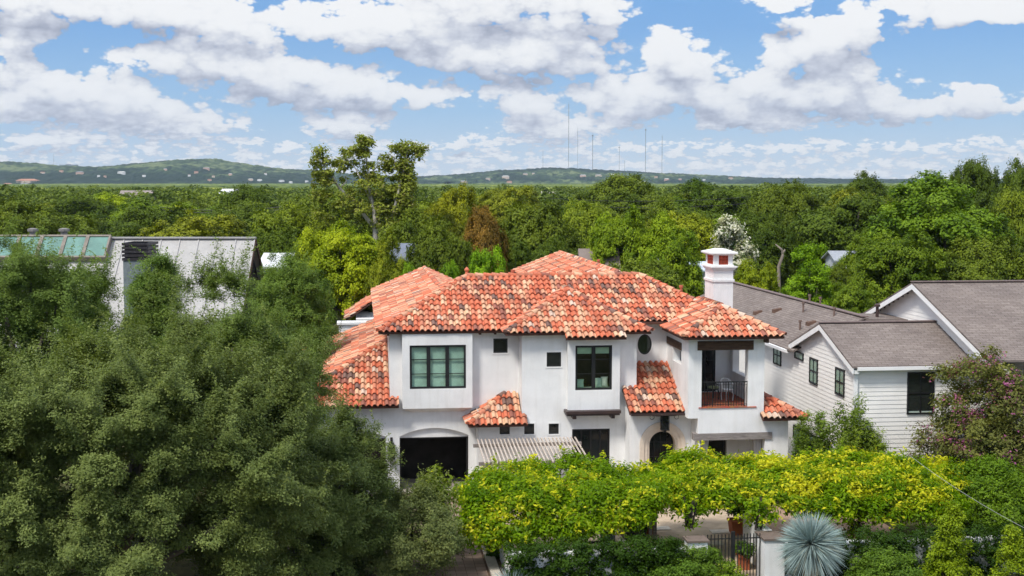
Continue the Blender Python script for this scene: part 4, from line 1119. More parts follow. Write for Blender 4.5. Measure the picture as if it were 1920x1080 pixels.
# a far wood that reads as one mass: tree tops from 235 m to 760 m
def far_wood():
    rng = np.random.default_rng(21); Ps, Ns, Ts, Ls = [], [], [], []
    Y = 236.0
    while Y < 760:
        hw = Y * .47 + 10; step = 9.0; n = int(2 * hw / step)
        xs = -hw + np.arange(n) * step + rng.uniform(-3, 3, n); ys = Y + rng.uniform(-4, 4, n)
        for x, y in zip(xs, ys):
            h = rng.uniform(7.5, 10.8) + (1.3 if rng.random() < .06 else 0); r = rng.uniform(4.2, 6.2); k = int(320 * (236 / y) ** .8); lt = rng.uniform(.1, .8)
            if x / y > .1: h += .6
            m = 9; cd = sphere_dirs(m, rng); cd[:, 2] = np.abs(cd[:, 2]); cc = np.array([x, y, h - r * .55]) + cd * np.array([r * .62, r * .62, r * .32])
            w_ = rng.integers(0, m, k); d = sphere_dirs(k, rng); d[:, 2] = np.abs(d[:, 2]) * 1.1 - .25
            Ps.append(cc[w_] + d * r * .42 * rng.uniform(.8, 1.05, (k, 1))); Ns.append(d * .7 + np.array([0, 0, .4]) + rng.normal(size=(k, 3)) * .4)
            Ts.append(lt + rng.uniform(-.25, .25, k)); Ls.append(np.full(k, .75 * (y / 236) ** .45) * rng.uniform(.7, 1.3, k))
        Y += 8.6 * (Y / 236) ** .35
    P, Nn, T, Lg = map(np.concatenate, (Ps, Ns, Ts, Ls)); print('far wood leaves', len(P))
    me = leaf_mesh('far_wood', P, Nn, Lg, Lg * .7, T, np.zeros(len(P)), leafmat('far_leaf', (.05, .085, .012), (.225, .285, .036), .25, hue_from_object=False), rng=rng)
    o = bpy.data.objects.new('far_wood', me); COL.objects.link(o); tag(o, 'unbroken wood of small tree tops stretching to the foot of the hills', 'woodland', kind='stuff')
far_wood()

# canopy beyond, one bumpy sheet
az_ = np.radians(np.linspace(-36, 36, 1250)); rr = np.geomspace(640, 3400, 330)
A_, R_ = np.meshgrid(az_, rr); X = R_ * np.tan(A_); Yg = R_ * 1.0
hb, tn = domes(X, Yg, 11.0); big = vnoise(X / 160, Yg / 160, 5); big2 = vnoise(X / 420, Yg / 300, 9)
Zc = 5.6 + 3.6 * hb + 1.8 * (big - .5) + np.clip((Yg - 1600) / 1800, 0, 1) * 4
M_FARWOOD = woodmat('distant_canopy', (.036, .066, .012), (.15, .20, .032), (.29, .31, .06), .15)
grid_mesh('distant_wood', X, Yg, Zc, np.clip(tn * .55 + big2 * .5, 0, 1), M_FARWOOD, label='far flat wood below the hills', cat='woodland', kind='stuff')

from mathutils.bvhtree import BVHTree
HILL_TREES = []
def on_hill(px, py):
    d = Vector(ray(px, py)).normalized(); best = None
    for t in HILL_TREES:
        h = t.ray_cast(Vector((0, 0, CAMZ)), d)
        if h[0] is not None and (best is None or h[3] < best[1]): best = (h[0], h[3])
    return best[0] if best else None
# hills: skyline as (pixel x, pixel y) at the distance of the crest
def hill(name, pts, Y0, depth, cell, label_seed):
    xs = np.array([p[0] for p in pts], float); ys = np.array([p[1] for p in pts], float)
    cols = np.linspace(xs[0], xs[-1], int((xs[-1] - xs[0]) * .75)); k = np.interp(cols, xs, ys)
    ker = np.ones(15) / 15; k = np.convolve(np.pad(k, 7, mode='edge'), ker, 'valid')
    rows_ = np.linspace(-depth, depth * .5, 90); C_, D_ = np.meshgrid(cols, rows_); K_, _ = np.meshgrid(k, rows_)
    Yh = Y0 + D_; Xh = (C_ - 960) / FPX * Y0 + 0 * D_
    crest = CAMZ + (345 - K_) / FPX * Y0
    s = np.clip(1 - np.abs(D_) / np.where(D_ < 0, depth, depth * .5), 0, 1); s = s * s * (3 - 2 * s)
    sp = vnoise(Xh / 420, Yh / 520, label_seed) - .5; sp2 = vnoise(Xh / 130, Yh / 160, label_seed + 3) - .5
    Zh = 2 + crest * s * 1.0 + (sp * 40 + sp2 * 20) * s * np.clip(1.0 - s, 0, 1) * 2.2
    hb, tn = domes(Xh, Yh, cell, label_seed); Zh = Zh + hb * cell * .62 * np.clip(s * 4, 0, 1)
    pat = vnoise(Xh / 300, Yh / 300, label_seed + 7); pat2 = vnoise(Xh / 70, Yh / 90, label_seed + 8)
    o = grid_mesh(name, Xh, Yh, Zh, np.clip(.5 + (tn - .5) * 1.0 + (pat - .5) * 1.3 + (pat2 - .5) * .9 - .12, 0, 1), M_HILL, kind='structure')
    HILL_TREES.append(BVHTree.FromPolygons([v.co[:] for v in o.data.vertices], [p.vertices[:] for p in o.data.polygons])); return o
M_HILL = woodmat('hill_wood', (.010, .026, .014), (.045, .078, .032), (.13, .16, .065), .03)
hill('left_hill', [(-900, 330), (-500, 316), (-160, 312), (0, 309), (60, 312), (110, 317), (200, 320), (250, 315), (300, 311), (345, 307), (390, 305), (418, 305), (425, 309), (470, 315), (520, 322), (545, 325), (580, 325), (640, 331), (720, 336), (800, 343), (860, 347)], 4300, 1300, 16, 3)
hill('right_hill', [(700, 346), (780, 338), (850, 334), (880, 331), (905, 329), (940, 325), (985, 324), (1015, 321), (1060, 321), (1100, 324), (1150, 326), (1200, 329), (1260, 332), (1330, 335), (1420, 340), (1600, 342), (1800, 343), (2000, 343), (2120, 342), (2700, 342)], 4700, 1400, 16, 17)
# ------------------------------------------------------------------ neighbour on the right: cream clapboard, taupe shingle roofs
M_SIDING = simple('cream_siding', (.84, .815, .78), .05, 1.2, rough=.75)
M_SHINGLE = shingle('taupe_shingle', (.19, .16, .145), (.25, .215, .195), (.10, .082, .074))
M_WTRIM = simple('white_board', (.82, .81, .80), .04, 2, rough=.6)
M_SHADE = simple('window_shade', (.34, .40, .33), .15, 3)
nb = house_frame('clapboard_house', 16, 4); tag(nb, 'cream clapboard house with taupe shingle gable roofs and dark framed windows', 'house')
def clap(mb, F, z0, z1, span, step=.172):
    z = z0
    while z < z1 - .01:
        s = span(z + step * .5)
        if s and s[1] - s[0] > .05:
            a0, a1 = s; zt = min(z + step, z1)
            oriented(mb, F.side, [F.p(a0, z, -.02), F.p(a1, z, -.02), F.p(a1, zt, -.004), F.p(a0, zt, -.004)])
            oriented(mb, F.side, [F.p(a0, z, 0), F.p(a1, z, 0), F.p(a1, z, -.02), F.p(a0, z, -.02)])
        z += step
FS = Face('L', 13.15); FF = Face('F', -4.0); FG = Face('L', 17.95)
SL1 = .335; RW1, RZ1 = -.4, 6.72
w = MB()
def gspan(z):
    if z < 5.2: return (-4.0, 24)
    k = (RZ1 - .1 - z) / SL1
    return (max(-4.0, RW1 - k), RW1 + k) if k > 0 else None
clap(w, FS, -.1, 6.7, gspan); clap(w, FF, -.1, 5.42, lambda z: (13.15, 19.5))
RW3, RZ3, SL3 = 1.1, 8.27, .335
clap(w, FG, 5.4, 8.2, lambda z: (RW3 - (RZ3 - .1 - z) / SL3, RW3 + (RZ3 - .1 - z) / SL3))
clap(w, Face('F', -5.8), -.1, 5.9, lambda z: (19.3, 34))
w.box(13.2, 19.4, -3.95, 3, -.1, 5.1); w.box(13.2, 19, 3, 23.9, -.1, 5.0); w.box(19.35, 33.9, -5.75, 8, -.1, 5.7)
w.build('wall', M_SIDING, nb)
def slope_face(mb, pts, th=.07):       # pts eave to ridge, first edge runs along the eave
    P = [Vector(p) for p in pts]; e = (P[1] - P[0]).normalized(); n = (P[1] - P[0]).cross(P[-1] - P[0]).normalized()
    if n.z < 0: n = -n
    t = n.cross(e); uv = [((p - P[0]).dot(e), abs((p - P[0]).dot(t))) for p in P]
    mb.face(P, None, uv); Q = [p - Vector((0, 0, th)) for p in P]; mb.face(Q[::-1], None, uv[::-1])
    for i in range(len(P)):
        j = (i + 1) % len(P); mb.face([P[i], Q[i], Q[j], P[j]], None, [(0, 0), (0, .05), (.3, .05), (.3, 0)])
E1 = RZ1 - SL1 * 3.9
w = MB()
slope_face(w, [(12.85, -4.3, E1), (19.2, -4.3, E1), (19.2, RW1, RZ1), (12.85, RW1, RZ1)]); slope_face(w, [(19.2, 3.5, E1), (12.85, 3.5, E1), (12.85, RW1, RZ1), (19.2, RW1, RZ1)])
r1 = w.build('front_roof', M_SHINGLE, nb)
w = MB(); SL2 = .44
slope_face(w, [(12.75, 24.2, 5.17), (12.75, 2.6, 5.17), (16.05, 2.6, 6.62), (16.05, 24.2, 6.62)]); slope_face(w, [(19.35, 2.6, 5.17), (19.35, 24.2, 5.17), (16.05, 24.2, 6.62), (16.05, 2.6, 6.62)])
slope_face(w, [(16.05, 2.4, 6.55), (18.4, 2.4, 6.5), (18.4, 5.0, 6.52), (16.05, 5.0, 6.57)])
r2 = w.build('long_roof', M_SHINGLE, nb)
w = MB(); E3 = RZ3 - SL3 * 7.3
slope_face(w, [(17.5, RW3 - 7.3, E3), (34, RW3 - 7.3, E3), (34, RW3, RZ3), (17.5, RW3, RZ3)]); slope_face(w, [(34, RW3 + 7.3, E3), (17.5, RW3 + 7.3, E3), (17.5, RW3, RZ3), (34, RW3, RZ3)])
r3 = w.build('main_roof', M_SHINGLE, nb)
w = MB()
for (a, b) in (((12.83, RW1, RZ1 + .03), (19.2, RW1, RZ1 + .03)), ((17.48, RW3, RZ3 + .03), (34, RW3, RZ3 + .03)), ((16.05, 2.6, 6.65), (16.05, 24.2, 6.65))): w.bar(a, b, .3, .04)
w.build('ridge_strip', simple('ridge_shingle', (.17, .125, .115), .2, 5), r3, base=nb)
w = MB()
def rake(u, rw, rz, sl, run, wd=.05, hh=.22):
    for s in (-1, 1):
        w.hexa([(u - wd, rw + s * run, rz - sl * run - hh - .08), (u, rw + s * run, rz - sl * run - hh - .08), (u, rw, rz - hh - .08), (u - wd, rw, rz - hh - .08),
                (u - wd, rw + s * run, rz - sl * run - .08), (u, rw + s * run, rz - sl * run - .08), (u, rw, rz - .08), (u - wd, rw, rz - .08)])
rake(12.9, RW1, RZ1, SL1, 3.9); rake(17.55, RW3, RZ3, SL3, 7.3)
w.box(13.05, 17.9, -4.36, -4.24, E1 - .16, E1 - .03); w.box(12.64, 12.76, 3.4, 24, 5.0, 5.13); w.box(13.0, 13.14, -4.12, -3.98, 0, E1)
w.box(12.92, 13.15, -4.25, -3.7, E1 - .3, E1 - .15); w.box(12.7, 13.1, 3.35, 24, 4.98, 5.03); w.box(13.2, 19, -4.2, -4.03, E1 - .2, E1 - .165)
w.build('eave_trim', M_WTRIM, nb)
# windows: dark sash frames with pale shades
def nwin(F, a0, a1, z0, z1, nx=1, rail=True, cross=False):
    mb = MB(); fr = .06
    F.box(mb, a0, a1, z0, z0 + fr, -.07, .02); F.box(mb, a0, a1, z1 - fr, z1, -.07, .02); F.box(mb, a0, a0 + fr, z0 + fr, z1 - fr, -.07, .02); F.box(mb, a1 - fr, a1, z0 + fr, z1 - fr, -.07, .02)
    if rail: F.box(mb, a0 + fr, a1 - fr, (z0 + z1) / 2 - .03, (z0 + z1) / 2 + .03, -.065, .02)
    for i in range(1, nx): x = a0 + (a1 - a0) * i / nx; F.box(mb, x - .02, x + .02, z0 + fr, z1 - fr, -.062, .02)
    o = mb.build('window', M_BLACK, nb); g = MB(); e = .03
    oriented(g, F.side, [F.p(a0 + e, z0 + e, -.045), F.p(a1 - e, z0 + e, -.045), F.p(a1 - e, z1 - e, -.045), F.p(a0 + e, z1 - e, -.045)]); g.build('pane', M_CLEAR, o, base=nb)
    s = MB(); zs = z0 + (z1 - z0) * .08
    oriented(s, F.side, [F.p(a0 + e, zs, -.036), F.p(a1 - e, zs, -.036), F.p(a1 - e, z1 - e, -.036), F.p(a0 + e, z1 - e, -.036)]); s.build('shade', M_SHADE if F is FS else M_INSIDE, o, base=nb)
for (a0, a1, z0, z1, r) in ((5.35, 6.45, 4.1, 5.02, True), (2.25, 3.4, 4.75, 5.1, False), (.4, 1.4, 3.95, 5.05, True), (-2.75, -1.75, 3.95, 5.05, True)): nwin(FS, a0, a1, z0, z1, nx=2 if r else 1, rail=r)
nwin(FS, .3, 3.4, 1.15, 1.75, nx=3, rail=False); nwin(FF, 15.2, 16.3, 3.45, 5.12, nx=2)
# vents and pipes on the long slope
def on_long(px, py):
    d = lray(px, py); t = (5.17 + .44 * (CL[0] - 12.75) - CAMZ) / (d[2] - .44 * d[0]); return CL[0] + t * d[0], CL[1] + t * d[1], CAMZ + t * d[2]
for px, py in ((1421, 587), (1457, 583), (1521, 607)):
    u, ww, z = on_long(px, py); w = MB(); w.hexa([(u - .22, ww - .2, z - .1), (u + .2, ww - .2, z + .06), (u + .2, ww + .2, z + .06), (u - .22, ww + .2, z - .1), (u - .2, ww - .18, z + .08), (u + .18, ww - .18, z + .16), (u + .18, ww + .18, z + .16), (u - .2, ww + .18, z + .08)])
    w.build('roof_vent', simple('brown_vent', (.12, .07, .05), .2, 4), nb)
for px, py, h in ((1506, 585, .5), (1500, 618, .45), (1564, 592, .4), (1518, 565, .35), (1538, 570, .35)):
    u, ww, z = on_long(px, py); w = MB(); w.lathe([(.05, -.1), (.05, h - .1), (.08, h - .1), (.08, h)], 8, (u, ww, z)); w.build('vent_pipe', simple('pipe_metal', (.16, .11, .09), .2, 4), nb)
w = MB(); w.lathe([(.07, -.1), (.07, .45), (.13, .46), (.13, .55), (.05, .6)], 10, (16.9, 3.4, 6.55)); w.build('vent_pipe', M_BRONZE, nb)
# service mast and meter cables on the corner
w = MB(); w.tube([(13.0, -4.2, 2.4), (13.0, -4.2, 3.75), (13.0, -4.28, 3.85), (13.0, -4.36, 3.78)], .035, 7); w.box(12.92, 13.1, -4.28, -4.12, 2.2, 2.55); w.build('service_mast', simple('grey_conduit', (.30, .31, .32), .1, 3, rough=.4), nb)
w = MB()
for k in range(3): w.tube([(13.0, -4.32, 3.8), (12.75, -4.6 - .05 * k, 3.55), (12.62 + .05 * k, -4.7, 3.0), (12.7, -4.4, 2.3)], .012, 5)
w.build('service_loop', M_BLACK, nb)
def cable(name, pts, r, mat, label, sag=.4):
    a, b = Vector(pts[0]), Vector(pts[1]); n = 26; mb = MB()
    mb.tube([a + (b - a) * (i / n) - Vector((0, 0, sag * 4 * (i / n) * (1 - i / n))) for i in range(n + 1)], r, 5)
    return tag(mb.build(name, mat), label, 'cable')
cable('service_cable', (to_world(13.0, -4.36, 3.75), at(1960, 1010, 34)), .006, simple('pale_cable', (.35, .35, .34), .1, 3), 'thin service cable running from the clapboard corner mast over the garden', .35)

# ------------------------------------------------------------------ modern house on the left: pale standing-seam metal roof
mh = empty('metal_roof_house', (-22, 74, 0)); tag(mh, 'long house with a steep pale metal roof, green skylights and a dark chimney', 'house')
def M_METAL_():
    m, nt_, out = nodes_of('pale_metal'); n = noise(nt_, .5, 6, .65); n2 = noise(nt_, 6, 4)
    c = ramp(nt_, n, [(.3, (.34, .325, .31)), (.7, (.44, .43, .42))]); c = mixc(nt_, 1.0, c, ramp(nt_, n2, [(.3, (.93,) * 3), (.7, (1.05,) * 3)]), 'MULTIPLY')
    principled(nt_, out, c, .55, .4); return m
M_METAL = M_METAL_()
RZM, RYM = 9.45, 75.2; EZM, EYM = 2.6, 68.2; X0M, X1M = -34.0, -14.45
def mp_(x, t): return (x + 22, RYM + (EYM - RYM) * t - 74, RZM + (EZM - RZM) * t)
nrm = Vector((0, (EZM - RZM), -(EYM - RYM))).normalized(); nrm = nrm if nrm.z > 0 else -nrm
w = MB()
def slab(x0, x1, t0, t1, h0, h1):
    q = lambda x, t, h: Vector(mp_(x, t)) + nrm * h
    w.hexa([q(x0, t1, h0), q(x1, t1, h0), q(x1, t0, h0), q(x0, t0, h0), q(x0, t1, h1), q(x1, t1, h1), q(x1, t0, h1), q(x0, t0, h1)])
slab(X0M, X1M, 0, 1, -.12, 0)
xx = X1M - .05
while xx > X0M: slab(xx - .035, xx + .035, .0, 1, .0, .05); xx -= 1.05
for k, t in enumerate((.34, .7)): slab(X0M, X1M, t, t + .006, .0, .02)
w.hexa([(X0M + 22, RYM - 74, RZM - .1), (X1M + 22, RYM - 74, RZM - .1), (X1M + 22, RYM - 67, RZM - 7.0), (X0M + 22, RYM - 67, RZM - 7.0), (X0M + 22, RYM - 74, RZM), (X1M + 22, RYM - 74, RZM), (X1M + 22, RYM - 67, RZM - 6.9), (X0M + 22, RYM - 67, RZM - 6.9)])
w.bar((X0M + 22, RYM - 74, RZM + .03), (X1M + 22, RYM - 74, RZM + .03), .4, .08)
w.build('roof', M_METAL, mh)
w = MB(); gx = X1M + 22 - .35
w.face([(gx, EYM - 74 + .1, EZM - .1), (gx, RYM - 67 - .1, RZM - 7.0), (gx, RYM - 74, RZM - .12)]); w.box(X0M + 22, gx, EYM - 73.7, RYM - 67.5, -.1, 2.6)
w.build('gable_wall', simple('black_cladding', (.022, .019, .017), .3, 3), mh)
w = MB()
for s, (b, c) in enumerate((((EYM - 74, EZM), (RYM - 74, RZM)), ((RYM - 74, RZM), (RYM - 67, RZM - 6.9)))): w.bar((X1M + 22, b[0], b[1] - .14), (X1M + 22, c[0], c[1] - .14), .06, .26)
w.build('rake_board', M_BEAM, mh)
M_SKYGLASS = simple('green_skylight', (.13, .25, .21), .2, 1.2, rough=.25, spec=.5)
def q2(x, t, h): return Vector(mp_(x, t)) + nrm * h
xs = [at(px, 450, 74.5)[0] for px in (205, 162, 120, 76, 34, -10, -52)]
for k in range(len(xs) - 1):
    xa, xb = xs[k + 1], xs[k]; w = MB(); t0, t1 = .01, .185; sg = []
    for (a, b, c, d) in ((xa, xa + .1, t0, t1), (xb - .1, xb, t0, t1), (xa + .1, xb - .1, t0, t0 + .012), (xa + .1, xb - .1, t1 - .012, t1)):
        w.hexa([q2(a, d, .02), q2(b, d, .02), q2(b, c, .02), q2(a, c, .02), q2(a, d, .4), q2(b, d, .4), q2(b, c, .4), q2(a, c, .4)])
    s = w.build('skylight', simple('skylight_frame', (.22, .19, .16), .2, 3) if k == 0 else bpy.data.materials['skylight_frame'], mh)
    w = MB(); w.hexa([q2(xa + .1, t1 - .012, .3), q2(xb - .1, t1 - .012, .3), q2(xb - .1, t0 + .012, .3), q2(xa + .1, t0 + .012, .3), q2(xa + .1, t1 - .012, .34), q2(xb - .1, t1 - .012, .34), q2(xb - .1, t0 + .012, .34), q2(xa + .1, t0 + .012, .34)]); w.build('pane', M_SKYGLASS, s)
c0, c1 = at(236, 450, 71)[0] + 22, at(282, 450, 71)[0] + 22
w = MB(); w.box(c0, c1, -3.6, -1.6, 0, 8.45); chm = w.build('chimney', simple('blue_grey_brick', (.16, .19, .20), .2, 5), mh)
w = MB()
for k in range(5): w.box(c0 - .04, c1 + .04, -3.65, -1.55, 8.46 + k * .2, 8.6 + k * .2)
w.box(c0 + .06, c1 - .06, -3.5, -1.7, 8.45, 9.4); w.build('louvred_cap', simple('dark_louvre', (.030, .026, .030), .3, 4, rough=.5), chm)
for px in (62, 120):
    w = MB(); p = at(px, 436, 76.5); w.lathe([(.2, -1.2), (.2, .05), (.32, .07), (.32, .2), (.1, .26)], 10, (p[0] + 22, 2.5, p[2])); w.build('roof_vent', simple('grey_vent', (.2, .19, .18), .2, 3), mh)

# ------------------------------------------------------------------ houses glimpsed between the trees
def glimpse(name, px, py, Y, wid, dep, hgt, roofh, wallc, roofc, label, rz=0.0, wins=(), hip=False):
    x, _, zt = at(px, py, Y); o = empty(name, (x, Y, 0), rz); tag(o, label, 'house'); ez = zt - roofh; w = MB(); h = wid / 2
    w.box(-h, h, -dep / 2, dep / 2, -.05, ez); w.face([(-h, -dep / 2, ez), (-h, dep / 2, ez), (-h, 0, zt - .05)]); w.face([(h, -dep / 2, ez), (h, dep / 2, ez), (h, 0, zt - .05)]); w.build('wall', simple(name + '_paint', wallc, .05, 2), o)
    w = MB(); e = .3
    w.hexa([(-h - e, -dep / 2 - e, ez - .1), (h + e, -dep / 2 - e, ez - .1), (h + e, 0, zt - .1), (-h - e, 0, zt - .1), (-h - e, -dep / 2 - e, ez), (h + e, -dep / 2 - e, ez), (h + e, 0, zt), (-h - e, 0, zt)])
    w.hexa([(-h - e, .002, zt - .1), (h + e, .002, zt - .1), (h + e, dep / 2 + e, ez - .1), (-h - e, dep / 2 + e, ez - .1), (-h - e, .002, zt), (h + e, .002, zt), (h + e, dep / 2 + e, ez), (-h - e, dep / 2 + e, ez)])
    w.build('roof', simple(name + '_roofing', roofc, .12, 1.5, rough=.6), o)
    for (x0, x1, z0, z1) in wins:
        w = MB(); w.box(x0, x1, -dep / 2 - .05, -dep / 2 - .005, ez - z1, ez - z0); f = w.build('window', M_WTRIM, o); g = MB(); g.box(x0 + .1, x1 - .1, -dep / 2 - .07, -dep / 2 - .052, ez - z1 + .1, ez - z0 - .1); g.build('pane', M_GLASS, f)
glimpse('grey_house', 1590, 470, 112, 2.8, 4, 7, .7, (.50, .53, .56), (.30, .32, .35), 'pale grey house with paired windows seen between the trees above the shingle gables', wins=((-.7, -.2, .3, 1.5), (-.12, .38, .3, 1.5)))
glimpse('slate_house', 757, 456, 93, 1.6, 5, 7, 1.0, (.20, .22, .27), (.16, .18, .23), 'slate blue house half hidden behind the left roof peak')
glimpse('white_house_behind', 1165, 482, 97, 8, 6, 5, 1.4, (.75, .76, .78), (.62, .66, .74), 'long low white house glimpsed under the pompom-like trees')
glimpse('brown_roof_house', 1122, 466, 92, 2.2, 4, 5, 1.4, (.6, .58, .55), (.20, .16, .14), 'small brown roof peeking out left of the pompom-like trees')
glimpse('white_house_behind', 1296, 490, 96, 2.6, 5, 5, .5, (.76, .78, .8), (.50, .56, .66), 'pale blue roof glimpsed just left of the chimney')
glimpse('white_house_behind', 524, 474, 90, 1.5, 5, 5, .8, (.75, .76, .78), (.70, .71, .73), 'small white roof glimpsed right of the black metal-roof gable')
glimpse('low_building', 443, 354, 420, 8, 20, 5, 2, (.76, .76, .77), (.66, .66, .67), 'long white-roofed building rising above the far wood on the left')
glimpse('tan_house', 257, 357, 330, 7.5, 10, 6, 4, (.62, .60, .57), (.26, .22, .20), 'tan roofed house rising above the far wood at the left')
glimpse('low_building', 1040, 359, 460, 9, 10, 5, 1.6, (.72, .66, .56), (.5, .46, .40), 'cream building rising above the far wood below the radio masts')
glimpse('white_house_behind', 970, 379, 210, 1.4, 3, 5, .6, (.78, .79, .8), (.7, .7, .7), 'tiny white gable in the wood above the dark evergreen')
glimpse('white_house_behind', 784, 366, 330, 5.0, 6, 5, 2.4, (.6, .62, .66), (.52, .54, .58), 'grey roof in the wood beside the tall pale-trunked tree')
# ------------------------------------------------------------------ drive, court and garden walls
M_PAVE = tinted('drive_paver', rough=.95, var=.2, scale=2.0, bstr=.2)
M_GRAVEL = simple('tan_gravel', (.36, .24, .17), .45, 26, rough=1, bstr=.6)
M_PATIO = simple('sand_paving', (.46, .36, .26), .2, 2.2, rough=.95, bstr=.2)
M_LIME = simple('pale_limestone', (.58, .52, .44), .15, 5, rough=.95)
M_SOIL = simple('bed_soil', (.13, .08, .05), .4, 7, rough=1, bstr=.6)
def sheet(name, pts, z, mat, tone=None, **t):
    w = MB(); P = [to_world(u, v, z) for u, v in pts]; w.face(P, tone); o = w.build(name, mat); return tag(o, kind='structure')
dv = MB()
for i in range(26):
    for j in range(60):
        u0, w0 = -11 + i * .34, -20.5 + j * .34; k = random.uniform(.85, 1.12); c = tuple(x * k for x in random.choice([(.36, .25, .19), (.40, .29, .22), (.31, .22, .17)]))
        dv.face([to_world(u0, w0, .012), to_world(u0 + .325, w0, .012), to_world(u0 + .325, w0 + .325, .012), to_world(u0, w0 + .325, .012)], c)
tag(dv.build('driveway', M_PAVE), kind='structure')
sheet('driveway_bed', [(-11.1, -20.6), (-2.1, -20.6), (-2.1, .1), (-11.1, .1)], .006, M_SOIL)
sheet('garage_apron', [(-9.2, -.55), (-1.7, -.55), (-1.7, -.004), (-9.2, -.004)], .02, M_LIME)
sheet('garage_floor', [(-8.9, -.003), (-1.6, -.003), (-1.6, 2.2), (-8.9, 2.2)], .016, simple('garage_concrete', (.3, .26, .23), .2, 2))
sheet('court', [(-1.3, -13.6), (7.9, -13.6), (7.9, -2.2), (-1.3, -1.2)], .0, M_PATIO)
sheet('gravel', [(7.95, -13.6), (13, -13.6), (13, -3.3), (7.95, -3.3)], .0, M_GRAVEL)
sheet('flower_bed', [(-1.75, -16), (-1.32, -16), (-1.32, -3), (-1.75, -3)], .03, M_SOIL)
kb = MB(); q0, q1 = -2.1, -1.78
for k in range(22): kb.box(q0, q1, -17 + k * .65, -16.37 + k * .65, 0, .1)
cu = house_frame('kerb', 0, 0); bpy.data.objects.remove(cu)
def framed(mb, name, mat, u, w_, label=None, cat=None, kind=None, z=0.0, smooth=False, group=None):
    f = house_frame('frame', u, w_, z); o = mb.build(name, mat, base=f, smooth=smooth); o.location = f.location; o.rotation_euler = f.rotation_euler
    bpy.data.objects.remove(f); return tag(o, label, cat, group, kind)
framed(kb, 'kerb', M_LIME, -2, -10, kind='structure')
for k, (u, v, a, b) in enumerate(((4.9, -11.6, .9, .55), (5.9, -9.4, .8, .5), (3.2, -8.9, .9, .6), (6.7, -7.9, .8, .5), (4.6, -7.2, .7, .5), (2.6, -10.4, .8, .6))):
    m_ = MB(); m_.box(u - a / 2, u + a / 2, v - b / 2, v + b / 2, .0, .03); framed(m_, 'stepping_slab', M_LIME, u, v, kind='structure')
m_ = MB()
for k in range(16): m_.box(7.78, 7.98, -13.4 + k * .66, -12.78 + k * .66, 0, .06)
framed(m_, 'court_edging', M_LIME, 7.9, -8, kind='structure')

# front wall, gate piers and iron gate: the wall line drifts a little against the house
GA, GB = (-1.75, -13.9), (3.9, -13.55)
def wbox(mb, u0, u1, w0, w1, z0, z1): mb.box(u0, u1, w0, w1, z0, z1)
gw = MB(); wbox(gw, -1.7, 3.9, -13.85, -13.55, -.3, 1.12); fw = framed(gw, 'garden_wall', M_STUCCO, 1, -13.7, 'low white garden wall under the ivy left of the iron gate', 'wall')
gw = MB(); n = 14
for k in range(n):
    t0, t1 = k / n, (k + 1) / n; z0 = .55 + .55 * (1 - t0) ** 2 * 0 + .5 * math.sin(t0 * 2.6); z1 = .55 + .5 * math.sin(t1 * 2.6); a = -13.55 + t0 * 4.7; b = -13.55 + t1 * 4.7
    gw.hexa([(-1.62, a, -.2), (-1.38, a, -.2), (-1.38, b, -.2), (-1.62, b, -.2), (-1.62, a, z0), (-1.38, a, z0), (-1.38, b, z1), (-1.62, b, z1)])
framed(gw, 'garden_wall', M_STUCCO, -1.5, -11, 'curved white wall stub between the drive bed and the arbour', 'wall')
def pier(u0, u1, w0, w1, zt, label):
    o = house_frame('gate_pier', (u0 + u1) / 2, (w0 + w1) / 2); tag(o, label, 'pier')
    m_ = MB(); m_.box(u0, u1, w0, w1, -.4, zt); m_.build('shaft', M_STUCCO, o); m_ = MB(); m_.box(u0 - .05, u1 + .05, w0 - .05, w1 + .05, zt, zt + .06); m_.build('cap', simple('brown_cap', (.14, .105, .085), .2, 4) if 'brown_cap' not in MATS else MATS['brown_cap'], o)
pier(3.95, 4.56, -13.95, -13.4, 1.33, 'white gate pier with a dark brown cap left of the iron gate')
pier(6.36, 7.0, -14.1, -13.2, 1.36, 'white gate pier right of the iron gate beside the blue yucca')
m_ = MB(); m_.box(6.62, 6.9, -13.1, -10.8, -.2, 1.42); framed(m_, 'garden_wall', M_STUCCO, 6.8, -12, 'short white wall running back from the right gate pier', 'wall')
m_ = MB(); m_.box(7.05, 16, -13.85, -13.55, -.3, 1.15); framed(m_, 'garden_wall', M_STUCCO, 11, -13.7, 'garden wall buried in dark ivy right of the blue yucca', 'wall')
gt = house_frame('iron_gate', 5.45, -13.7); tag(gt, 'black iron double gate of slim vertical bars between two white piers', 'gate')
m_ = MB(); m_.box(4.60, 5.36, -13.72, -13.68, 1.34, 1.37); m_.box(5.52, 6.32, -13.72, -13.68, 1.34, 1.37); m_.box(4.60, 6.32, -13.719, -13.681, .05, .08); m_.box(5.385, 5.50, -13.74, -13.66, -.1, 1.58); m_.build('gate_frame', M_BLACK, gt)
for k in range(7):
    m_ = MB(); x = 4.62 + k * .115; m_.box(x - .014, x + .014, -13.715, -13.685, -.02, 1.5); m_.build('bar', M_BLACK, gt)
for k in range(8):
    m_ = MB(); x = 5.60 + k * .102; m_.box(x - .013, x + .013, -13.715, -13.685, -.02, 1.5); m_.build('bar', M_BLACK, gt)
m_ = MB(); m_.box(5.60, 5.70, -13.78, -13.70, 1.0, 1.12); m_.build('lock', M_BLACK, gt)

